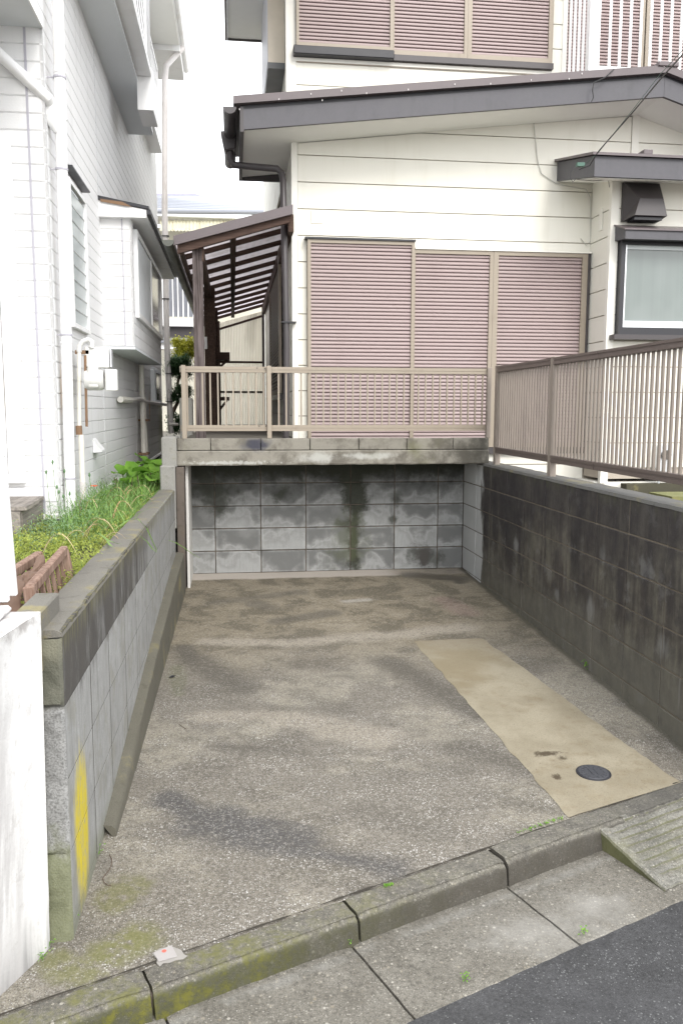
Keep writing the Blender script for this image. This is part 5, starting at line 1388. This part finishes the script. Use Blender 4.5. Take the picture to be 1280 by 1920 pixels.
# small vent cover
vq = onX(176,835,XL); vc = thing('vent_cover', (XL+.03, vq[1], vq[2]), 'small white wedge vent cover low on the white house wall', 'vent')
MB().prism([(XL+.002,vq[1]-.06,vq[2]-.055),(XL+.002,vq[1]-.06,vq[2]+.055),(XL+.07,vq[1]-.06,vq[2]-.035),(XL+.07,vq[1]-.06,vq[2]-.05)], (0,.16,0)).build('hood', WPAINT, vc)
MB().box(XL+.01, XL+.06, vq[1]-.05, vq[1]+.09, vq[2]-.057, vq[2]-.052).build('grille', SEAL, vc)
# wall pipes further along
wpz = thing('wall_pipes', (-3.08, 3.0, .8), 'pair of thin beige pipes below the bay window of the white house', 'pipe')
for dx in (0, 5):
    MB().tube([yx(265+dx*.9,684 if dx == 0 else 745,XL+.06), yx(270+dx,858,XL+.06)], .028-.004*(dx > 0), 8).build('pipe', PIPEW, wpz, smooth=True)
for yy in (788,851):
    q = onX(268,yy,XL+.05); MB().box(XL+.002, XL+.11, q[1]-.03, q[1]+.20, q[2]-.012, q[2]+.012).build('bracket', RUST, wpz)
hp = thing('horizontal_pipe', (-3.08, 3, 1.5), 'grey horizontal pipe with cream end low on the white house wall', 'pipe')
MB().tube([yx(246,750,XL+.05), yx(262,748,XL+.07), yx(272,753,XL+.07), yx(312,759,XL+.07)], .022, 8).build('pipe', PIPEG, hp, smooth=True)
MB().tube([yx(226,749,XL+.04), yx(246,750,XL+.05)], .03, 8).build('end_sleeve', PIPEW, hp, smooth=True)

# ================================================================== GARDEN THINGS
# wooden step
st = thing('wooden_step', (-3.35, -2.3, .7), 'weathered grey wooden step below the white house window', 'step')
for k in range(3):
    y0_ = YL-.02-.19*k
    MB().box(-4.2, -3.245+.012*k, y0_-.18, y0_, .885, .91).build('plank', WOODG, st, bevel=.003)
MB().box(-4.2, -3.255, -2.54, -2.515, .74, .882).build('front_board', WOODG, st)
MB().box(-3.275, -3.25, -2.51, -1.99, .74, .882).build('side_board', WOODG, st)
# reddish wooden racks standing by the wall
def rack(p0, p1, name_label, zr, drop, slant):
    p0 = np.array(p0, float); p1 = np.array(p1, float)
    t = thing('wooden_rack', tuple((p0+p1)/2*np.array([1,1,0])+np.array([0,0,.7])), name_label, 'wooden rack', 'old wooden racks beside the wall')
    MB().beam(p0, p1, .030, .036).build('top_rail', WOODR, t, bevel=.004)
    MB().beam(p0+np.array([-.0,-.005,.015]), p0+np.array([slant*1.0,-.02,-drop]), .036, .036, up=(0,1,0)).build('end_post', WOODR, t, bevel=.005)
    MB().beam(p1+np.array([0,.005,.0]), p1+np.array([slant,.02,-drop]), .032, .030, up=(0,1,0)).build('end_post', WOODR, t, bevel=.005)
    nb = 7; d = (p1-p0)/nb
    for k in range(1, nb):
        a_ = p0+d*k; MB().beam(a_-np.array([0,0,.02]), a_+np.array([slant,0,-drop]), .014, .016, up=(0,1,0)).build('bar', WOODR, t)
    MB().beam(p0+np.array([slant*.95,0,-drop+.03]), p1+np.array([slant*.95,0,-drop+.03]), .04, .04).build('bottom_rail', WOODR, t)
    return t
rack((-2.735,-4.58,.87), (-2.775,-3.80,.87), 'reddish brown wooden rack nearest the flat wall top', .87, .2, .03)
rack((-2.90,-4.35,.85), (-2.862,-3.86,.86), 'reddish brown wooden rack behind, closer to the white house', .85, .2, .02)
rack((-3.05,-4.5,.80), (-2.97,-3.9,.80), 'reddish wooden rack half hidden behind the white gate boards', .8, .15, .02)
# curled bark strips
for k, (a_, b_, w_) in enumerate([((-2.80,-4.66,.79), (-2.83,-4.0,.87), .026), ((-2.84,-4.70,.79), (-2.81,-4.12,.82), .03)]):
    a_ = np.array(a_); b_ = np.array(b_); V = []; nn = 26
    for j in range(nn+1):
        t = j/nn; c_ = a_*(1-t)+b_*t+np.array([math.sin(t*9+k)*.015, 0, math.sin(t*7+k*2)*.02+.03*math.sin(t*math.pi)]); w2 = w_*(1-.5*t)*(1+.25*math.sin(t*23+k))
        for i in range(7):
            th = math.pi*i/6; V.append((c_[0]+w2*math.cos(th), c_[1]+.01*math.sin(i*2), c_[2]+w2*.5*math.sin(th)+nz(t*9, i, 3, .012)))
    b = MB(); b.add(V, [(j*7+i, j*7+i+1, (j+1)*7+i+1, (j+1)*7+i) for j in range(nn) for i in range(6)])
    tag(b.build('bark_strip', BARKC, smooth=True), 'curled dry brown bark strip lying between the racks, the %s one' % ('longer' if k == 0 else 'wider'), 'bark')
# white gate boards hanging at the left edge
gt = thing('white_gate', (-3.0, -4.75, .9), 'white gate leaf of two vertical boards at the left edge', 'gate')
yg = -4.72
def gb(px0, py0, px1, py1, wpx, Y, nm):
    a_ = onY(px0, py0, Y); b_ = onY(px1, py1, Y); w = wpx*(Y+7.35)/1590.
    MB().prism([(a_[0],Y,a_[2]),(b_[0],Y,b_[2]),(b_[0]-w,Y,b_[2]),(a_[0]-w,Y,a_[2])], (0,.025,0)).build(nm, WPAINT, gt, bevel=.003)
gb(9,860,31,1118,17, yg+.03, 'board'); gb(-4,860,16,1130,30, yg-.01, 'board'); gb(-6,560,8,858,20, yg+.03, 'board')

# ------------------------------------------------------------------ vegetation
def leaf_cloud(name, mat, items, parent=None, bend=.35):
    """items: (x,y,z, dir azimuth, pitch, length, width, tone) each a folded two-quad leaf"""
    V = []; F = []; T = []
    for (x, y, z, az, pi_, L, W, tn) in items:
        d = Vector((math.cos(az)*math.cos(pi_), math.sin(az)*math.cos(pi_), math.sin(pi_)))
        s = Vector((-math.sin(az), math.cos(az), 0)); u = s.cross(d)*-1
        o = Vector((x, y, z)); b0 = len(V)
        m1 = o+d*L*.5+u*L*.06; tip = o+d*L-u*L*bend
        V += [o, m1+s*W/2+u*W*.12, m1-s*W/2+u*W*.12, tip, m1]
        F += [(b0, b0+4, b0+1), (b0, b0+2, b0+4), (b0+4, b0+3, b0+1), (b0+4, b0+2, b0+3)]; T += [tn]*5
    me = bpy.data.meshes.new(name); me.from_pydata([tuple(v) for v in V], [], F); me.update(); me.materials.append(mat)
    at_ = me.attributes.new('tone', 'FLOAT', 'POINT'); at_.data.foreach_set('value', T)
    o = link(name, me, parent)
    if parent: o.location = -wloc(parent)
    return o
def blade(name, pts, w, mat, label=None, cat=None, group=None, parent=None, tone=.5):
    pts = [Vector(p) for p in pts]; V = []; n = len(pts)
    for i, p in enumerate(pts):
        d = (pts[min(i+1, n-1)]-pts[max(i-1, 0)]).normalized(); s = d.cross(Vector((0,0,1)))
        if s.length < .1: s = Vector((1,0,0))
        s.normalize(); ww = w*(1-(i/(n-1))**2*.93)*(.6+.4*min(1, i)); u = s.cross(d)
        V += [p+s*ww/2+u*ww*.15, p, p-s*ww/2+u*ww*.15]
    me = bpy.data.meshes.new(name)
    me.from_pydata([tuple(v) for v in V], [], [(3*i+j, 3*i+j+1, 3*i+j+4, 3*i+j+3) for i in range(n-1) for j in range(2)]); me.update()
    me.materials.append(mat); at_ = me.attributes.new('tone', 'FLOAT', 'POINT'); at_.data.foreach_set('value', [tone]*len(V))
    me.polygons.foreach_set('use_smooth', [True]*len(me.polygons))
    o = link(name, me, parent)
    if parent: o.location = -wloc(parent)
    if label: tag(o, label, cat, group)
    return o
rg = random.Random(11)
def gz(x, y): return .70+nz(x, y, 2.5, .03)
# low lime ground cover
it = []
for _ in range(5200):
    x = rg.uniform(-3.45,-2.66); y = rg.uniform(-4.35, .3)
    if x < -3.08 and y > -2.05: continue
    if x < -2.8 and y < -4.0 and rg.random() < .7: continue
    dens = .5+.5*mn.noise(Vector((x*4, y*4, 2)))
    if rg.random() > dens+.35: continue
    h = rg.uniform(.02,.11)*(.6+dens)
    for k in range(rg.randint(5, 9)):
        a_ = rg.uniform(0, 6.28); rr_ = rg.uniform(0, .025)
        it.append((x+rr_*math.cos(a_), y+rr_*math.sin(a_), gz(x, y)+h*rg.uniform(.4,1.), a_, rg.uniform(-.1,1.1), rg.uniform(.012,.028), rg.uniform(.006,.012), rg.random()))
stuff(leaf_cloud('ground_cover', LIME, it))
it = []
for _ in range(2300):     # darker, bluish feathery growth nearer the house
    x = rg.uniform(-3.5,-2.7); y = rg.uniform(-3.0, .9)
    if x < -3.09 and y > -2.05: continue
    w_ = math.exp(-((x+3.02)/.22)**2)
    if rg.random() > w_+.12: continue
    h = rg.uniform(.05,.26)*w_+.04
    az = rg.uniform(0, 6.28)
    for k in range(8):
        t = k/8; a_ = az+rg.uniform(-1.5,1.5)
        it.append((x+.03*t*math.cos(az), y+.03*t*math.sin(az), gz(x, y)+h*t, a_, rg.uniform(.1,1.0), rg.uniform(.015,.04), rg.uniform(.003,.008), rg.random()))
stuff(leaf_cloud('feathery_weeds', BLUEG, it))
it = []
for _ in range(1500):     # grass blades at the back of the bed
    x = rg.uniform(-3.1,-2.68); y = rg.uniform(-2.6, -.3)
    a_ = rg.uniform(0, 6.28)
    it.append((x, y, gz(x, y), a_, rg.uniform(.8,1.45), rg.uniform(.10,.28), rg.uniform(.005,.009), rg.random()))
for _ in range(500):
    x = rg.uniform(-3.4,-2.7); y = rg.uniform(-4., -1.0); a_ = rg.uniform(0, 6.28)
    it.append((x, y, gz(x, y), a_, rg.uniform(.8,1.45), rg.uniform(.06,.14), rg.uniform(.003,.006), rg.random()))
stuff(leaf_cloud('grass', GRN, it, bend=.25))
# dry strap leaves
for k in range(22):
    x = rg.uniform(-3.02,-2.70); y = rg.uniform(-3.4,-1.0); a_ = rg.uniform(-1.2,1.2); L = rg.uniform(.10,.24)
    P_ = [(x+L*t*math.cos(a_), y+L*t*math.sin(a_)*.6, gz(x, y)+.06+L*.9*t*(1-t)*2.2+.02) for t in [i/7 for i in range(8)]]
    blade('dry_leaf_blade', P_, rg.uniform(.008,.014), DRY, 'dry tan curled strap leaf among the green garden weeds', 'dry leaf', 'dry strap leaves in the garden bed', tone=rg.random())
# bent dry straps by the pipe
for i_, L_ in enumerate([[(160,950),(172,935),(185,925),(196,912)], [(158,945),(170,938),(182,936),(192,938)], [(152,960),(150,945),(157,925),(165,905)]]):
    blade('dry_leaf_blade', [tuple(onY(x_, y_, -1.9)) for x_, y_ in L_], .02, DRY, ['longest bleached dry stalk beside the gas pipe, rising to the right', 'short bleached stalk bent flat to the right of the gas pipe', 'bleached stalk standing upright against the gas pipe'][i_], 'dry leaf', 'bleached stalks at the pipe foot', tone=.9)
# green straps lying over the wall top
for k, (L_, lab) in enumerate([([onZ(185,1000,.84), onZ(205,1015,.87), onZ(222,1020,.86), onZ(230,1019,.835)], 'short green strap leaf lying flat on the left wall top'),
          ([onZ(200,1012,.83), onZ(206,1022,.835), onZ(213,1026,.825)], 'shortest green leaf tip on the left wall top'),
          ([onZ(205,1015,.80), onZ(220,990,.87), onZ(240,976,.90), onZ(258,973,.88), onX(275,990,-2.50), onX(293,1030,-2.50), onX(294,1036,-2.49)], 'long green strap leaf arching over the left wall edge'),
          ([onX(262,1005,-2.50), onX(275,1015,-2.47), onX(285,1028,-2.45), onX(294,1036,-2.44)], 'green strap leaf hanging down the left wall face'),
          ([onX(316,1013,-2.45), onX(330,1018,-2.42), onX(345,1027,-2.38), onX(358,1037,-2.34), onX(378,1048,-2.30)], 'thin green leaf tip reaching out over the drive')]):
    o = blade('strap_leaf', [tuple(p_) for p_ in L_], .013, GRN, lab, 'leaf', 'green strap leaves spilling over the left wall', tone=.9)
# poppies
def poppy(px_, py_, Y, bud, lab):
    q = onY(px_, py_, Y); t = thing('poppy', (q[0]+.02, Y, .72), lab, 'poppy', 'poppies on thin stems by the white house')
    MB().tube([(q[0]+rg.uniform(-.03,.05),Y,.72), (q[0]+.01,Y+.01,(q[2]+.72)/2), tuple(q)], .0016, 5).build('stem', GRN, t)
    if bud: MB().tube([tuple(q+np.array([0,0,-.008])), tuple(q), tuple(q+np.array([.001,0,.012])), tuple(q+np.array([.001,0,.02]))], [.002,.007,.006,.001], 8).build('seed_pod', BLUEG, t, smooth=True)
    else:
        it = [(q[0], q[1], q[2], a_, .5, .028, .034, .5) for a_ in (0,1.3,2.6,3.9,5.2)]; leaf_cloud('petals', POPPY, it, t)
poppy(177,913,-1.75,False,'single orange red poppy in bloom beside the pipe')
for i_, (px_, py_) in enumerate([(99,868),(87,887),(121,885),(107,915),(111,924),(119,932),(131,927),(168,892)]):
    poppy(px_, py_, -2.1, True, ['tallest poppy seed pod on a thin stem left of the thick downpipe', 'leftmost poppy seed pod on a thin stem by the wooden step', 'poppy seed pod in front of the upper part of the thick downpipe',
          'poppy seed pod low in the group of three left of the downpipe', 'middle poppy seed pod of the low group left of the downpipe', 'lowest poppy seed pod of the low group left of the downpipe', 'poppy seed pod in front of the lower downpipe', 'poppy seed pod to the right of the gas pipe'][i_])
# broad leaved plant
bp = thing('broad_leaf_shrub', (-2.85, -.2, .7), 'low shrub with big bright green leaves behind the left wall', 'shrub')
it = []
def big_leaf(L, W):
    V = []; n = 8
    for i in range(n+1):
        t = i/n; w = W*math.sin(math.pi*min(1, t**.75))*.5+.0005; z = -.25*L*t*t
        for j, s_ in enumerate((-1,-.5,0,.5,1)): V.append((L*t, s_*w, z+abs(s_)*w*.35+.006*math.sin(t*14)*abs(s_)))
    me = bpy.data.meshes.new('leaf'); me.from_pydata(V, [], [(i*5+j, i*5+j+1, (i+1)*5+j+1, (i+1)*5+j) for i in range(n) for j in range(4)]); me.update()
    me.materials.append(BRIGHT); a_ = me.attributes.new('tone', 'FLOAT', 'POINT'); a_.data.foreach_set('value', [.2+.6*(v[0]/L) for v in V])
    me.polygons.foreach_set('use_smooth', [True]*len(me.polygons)); return me
lm = [big_leaf(.15,.11), big_leaf(.19,.14), big_leaf(.11,.075)]
for k in range(120):
    x = rg.uniform(-3.02,-2.68); y = rg.uniform(-.75,1.5); e = 1-((x+2.86)/.25)**2*.4-((y-.3)/1.4)**2*.4
    z = .74+rg.uniform(.0,.24)*max(.2, e)
    o = link('leaf', lm[k % 3], bp, (x, y, z)); o.rotation_euler = (rg.uniform(-.4,.4), rg.uniform(-.5,.3), rg.uniform(-3.1,3.1) if rg.random() < .4 else rg.uniform(-2.4,-.6))
sb_ = MB()
for k in range(16):
    x = rg.uniform(-3.0,-2.7); y = rg.uniform(-.8,.8); sb_.tube([(x,y,.68),(x+rg.uniform(-.05,.05),y,.92)], .004, 5)
stuff(sb_.build('stems', TWIG, bp))
# small weeds on the drive
def weed(loc, s_, lab, mat=BRIGHT):
    t = thing('weed', tuple(loc), lab, 'weed', 'small weeds growing in the concrete joints')
    it = []
    for k in range(14):
        a_ = rg.uniform(0, 6.28); r_ = rg.uniform(0,.02)*s_; it.append((loc[0]+r_*math.cos(a_), loc[1]+r_*math.sin(a_), loc[2]+rg.uniform(.003,.035)*s_, a_, rg.uniform(-.1,.9), rg.uniform(.008,.016)*s_, rg.uniform(.007,.012)*s_, rg.random()))
    leaf_cloud('leaves', mat, it, t)
    b = MB(); [b.tube([(loc[0],loc[1],loc[2]-.002),(loc[0]+rg.uniform(-.015,.015)*s_,loc[1],loc[2]+.03*s_)], .001, 4) for _ in range(3)]; b.build('stems', GRN, t)
weed(onF(1100,1255,.002), 1.5, 'small green weed at the foot of the right wall')
weed(onF(187,1598,.002), .8, 'tiny green weed at the foot of the left wall')
weed(onF(128,1700,.03), 1.0, 'green weed on the mossy foot of the left wall end', BRIGHT)
weed(onF(135,1722,.02), .9, 'lower green weed on the mossy foot of the left wall end', BRIGHT)
weed(onF(122,1752,.005), .9, 'pale green weed between the white pillar and the drive')
weed(onF(92,1778,.0), .7, 'small weed near the foot of the white pillar')
weed(onF(80,1800,.0), .6, 'smallest weed at the foot of the white pillar')
weed(onF(1094,1752,-.075), .7, 'green weed in the second gutter joint')
weed(onF(870,1838,-.08), .7, 'pale weed flat on the gutter edge by the asphalt')
weed(onF(656,1770,-.075), .5, 'tiny weed at the foot of the kerb crack')
# moss line behind the kerb
it = []
for _ in range(120):
    t = rg.random()**.8; t = t if (t*7 % 1) < .55 else t*.9; p_ = onF(970+90*t, 1562-30*t, .004); it.append((p_[0]+rg.gauss(0,.004), p_[1]+rg.gauss(0,.004), p_[2]+rg.uniform(0,.005), rg.uniform(0,6.28), rg.uniform(0,1), .006, .005, rg.random()))
for _ in range(60):
    t = rg.random(); p_ = onF(722+14*t, 1664-5*t, .004); it.append((p_[0]+rg.gauss(0,.003), p_[1]+rg.gauss(0,.003), p_[2]+rg.uniform(0,.006), rg.uniform(0,6.28), rg.uniform(0,1), .007, .005, rg.random()))
stuff(leaf_cloud('moss', BRIGHT, it))
# twigs
for L_, lab in (([(206,1602),(210,1612),(209,1624),(203,1634),(196,1642),(193,1648),(196,1655),(203,1660),(209,1660)], 'thin tan twig curled on the drive near the left wall'), ([(336,1358),(343,1363),(350,1367)], 'short dark twig on the middle of the drive')):
    o = MB().tube([tuple(onF(x_, y_, .004)) for x_, y_ in L_], .0015, 5).build('twig', TWIG); tag(o, lab, 'twig')
lf = MB(); p_ = onF(317,1270,.006); lf.tube([tuple(p_), tuple(p_+np.array([.02,.01,.004])), tuple(p_+np.array([.035,.02,.0]))], [.002,.007,.001], 6)
tag(lf.build('dead_leaf', BLACK), 'small dark dead leaf lying near the left footing', 'leaf')
# torn paper label with red mark on the kerb
pl = thing('paper_label', tuple(onF(315,1788,.01)), 'torn whitish paper label with red mark stuck on the kerb', 'label')
cc_ = [onF(x_, y_, .0085) for x_, y_ in ((288,1786),(322,1772),(333,1793),(298,1803))]
gp = [onF(x_, y_, .0065) for x_, y_ in ((286,1788),(300,1778),(322,1774),(340,1781),(346,1790),(352,1792),(344,1798),(330,1800),(318,1805),(306,1806),(300,1812),(294,1806),(295,1798))]
b = MB(); b.prism(gp, (0,0,-.0008)); b.build('glue_remains', simple('glue_grey', (.27,.255,.235), .8, .2, scale=40), pl)
b = MB(); b.prism(cc_, (0,0,-.0008)); b.build('paper', PAPER, pl)
q = onF(308,1783,.0088); b = MB(); b.tube([tuple(q), tuple(q+np.array([0,0,.0004]))], .007, 12); b.build('red_mark', REDINK, pl)

# ================================================================== BEHIND
YD = 16.0
dh = thing('far_house', (-4, YD+2, 1), 'distant pale house with grey hipped roof and white balcony between the houses', 'house')
def d(px_, py_, Y=YD): return onY(px_, py_, Y)
def dbox(px0, py0, px1, py1, Y, dep, nm, mat, par=dh):
    a_, b_ = d(px0, py0, Y), d(px1, py1, Y); return MB().box(a_[0], b_[0], Y, Y+dep, b_[2], a_[2]).build(nm, mat, par)
dbox(230,425,560,830,YD+1,5,'wall',FARC)
dbox(240,402,540,413,YD-.2,1.0,'fascia',FARW)
MB().tube([tuple(d(240,396,YD-.3)), tuple(d(520,399,YD-.3))], .06, 8).build('roof_gutter', FARG, dh, smooth=True)
e0, e1 = d(230,391,YD-.3), d(530,397,YD-.3); r0, r1 = d(230,366,YD+3), d(366,366,YD+3)
b = MB(); r1b = np.array([e1[0]+.3, YD+4.5, d(500,389,YD+3)[2]])
b.add([tuple(e0), tuple(e1), tuple(r1b), tuple(r1), tuple(r0)], [(0,1,2,3,4)]); ro = b.build('roof', FARR, dh)
# tile courses
tcs = MB()
for k in range(1, 9):
    t = k/9; a_ = e0*(1-t)+r0*t; b_ = e1*(1-t)+r1b*t*1.0; b_ = e1*(1-t)+(r1*.0+r1b)*t
    xx = min(b_[0], r1[0]+(1-t)*(e1[0]-r1[0])) ; b_ = np.array([xx, a_[1], a_[2]])
    tcs.beam(a_+np.array([0,0,.02]), b_+np.array([0,0,.02]), .04, .03)
tcs.build('tile_courses', FARR, ro)
MB().tube([tuple(r0), tuple(r1), tuple(r1b)], .05, 6).build('ridge', simple('far_ridge', (.33,.32,.40), .6), ro)
V = []; nn = 90
for i in range(nn+1):
    t = i/nn; a_ = d(300+200*t, 413, YD-.0); b_ = d(300+200*t, 433, YD-1.2); dz = .02*math.sin(i*math.pi*.7)
    V += [(a_[0], a_[1], a_[2]+dz), (b_[0], b_[1], b_[2]+dz)]
b = MB(); b.add(V, [(2*i, 2*i+2, 2*i+3, 2*i+1) for i in range(nn)]); aw = b.build('awning_sheet', sheet_mat('far_awning', (.80,.78,.62), .5), dh)
for px_ in (322,372,420):
    MB().beam(d(px_, 414, YD-.05)+np.array([0,0,-.03]), d(px_+3, 430, YD-1.1)+np.array([0,0,-.03]), .06, .04).build('awning_bracket', simple('bracket_tan', (.40,.33,.22), .6), aw)
# balcony
dbox(298,500,362,507,YD-1.0,.1,'balcony_rail',FARW)
for k in range(7): dbox(303+k*9.5,507,307+k*9.5,597,YD-1.0,.08,'balcony_post',FARW)
dbox(298,516,362,594,YD-.9,.04,'balcony_panel',FARG)
dbox(298,596,362,612,YD-1.05,.3,'balcony_base',FARW)
dbox(298,613,372,632,YD-.9,2.0,'under_roof',DKMET)
dbox(298,633,372,643,YD-1.1,.3,'lower_roof_edge',FARG)
dbox(298,644,372,655,YD-1.0,.3,'lower_wall_band',FARW)
# grey block post and bits beyond the fence
gp_ = MB().box(d(336,742,1.6)[0], d(360,742,1.6)[0], 1.6, 1.9, 1.1, d(336,746,1.6)[2]).build('grey_stone_post', PLAST, bevel=.01); tag(gp_, 'short grey concrete post standing behind the left railing post', 'post')
wt = MB().tube([tuple(onY(318,795,5.0)), tuple(onY(334,796,5.0))], .022, 8).build('white_pipe', PIPEW, smooth=True); tag(wt, 'short horizontal white pipe beside the far downpipe', 'pipe')
# shrub: yellow top and dark pine below
def crown(px_, py_, Y, rx_, rz_, n_, L, W, mat, parent, seed, name='crown', pitch=(-.3,1.3)):
    q = onY(px_, py_, Y); r2 = random.Random(seed); it = []
    cl = [(r2.uniform(-1,1), r2.uniform(-1,1), r2.uniform(-1,1)) for _ in range(14)]
    for _ in range(n_):
        c_ = r2.choice(cl)
        x, y, z = [c_[i]*.7+r2.gauss(0,.22) for i in range(3)]
        it.append((q[0]+x*rx_, Y+y*rx_*.8, q[2]+z*rz_, r2.uniform(0,6.28), r2.uniform(*pitch), L*r2.uniform(.6,1.2), W, min(1, max(0, .5+z*.4+r2.uniform(-.3,.3)))))
    return leaf_cloud(name, mat, it, parent)
YP = 6.0
q = onY(345,740,YP)
pn = thing('garden_pine', (q[0], YP, .9), 'dark green pine shrub between the downpipe and the wooden post', 'pine')
crown(336,692,YP,.20,.17,3600,.10,.014,DEEP,pn,3); crown(336,742,YP,.18,.15,2200,.09,.013,DEEP,pn,4, 'lower_crown'); crown(332,795,YP,.16,.16,1500,.07,.02,DEEP,pn,8, 'foot_growth')
b = MB(); b.tube([tuple(onY(318,790,YP)), tuple(onY(328,765,YP)), tuple(onY(338,745,YP)), tuple(onY(333,720,YP)), tuple(onY(340,690,YP))], [.035,.03,.028,.022,.012], 8)
b.tube([tuple(onY(333,745,YP)), tuple(onY(322,725,YP))], [.015,.006], 6); b.build('trunk', TWIG, pn, smooth=True)
yb2_ = thing('golden_shrub', (q[0], YP+.8, .9), 'yellow green golden shrub above the dark pine beside the post', 'shrub')
crown(344,655,YP+.8,.19,.19,2600,.060,.026,YELG,yb2_,5)
b = MB()
for k in range(5):
    a_ = onY(347, 700, YP+.8); b.tube([tuple(a_), tuple(onY(336+k*5, 660-(k % 2)*12, YP+.8))], [.014,.004], 5)
b.build('branches', TWIG, yb2_)
MB()
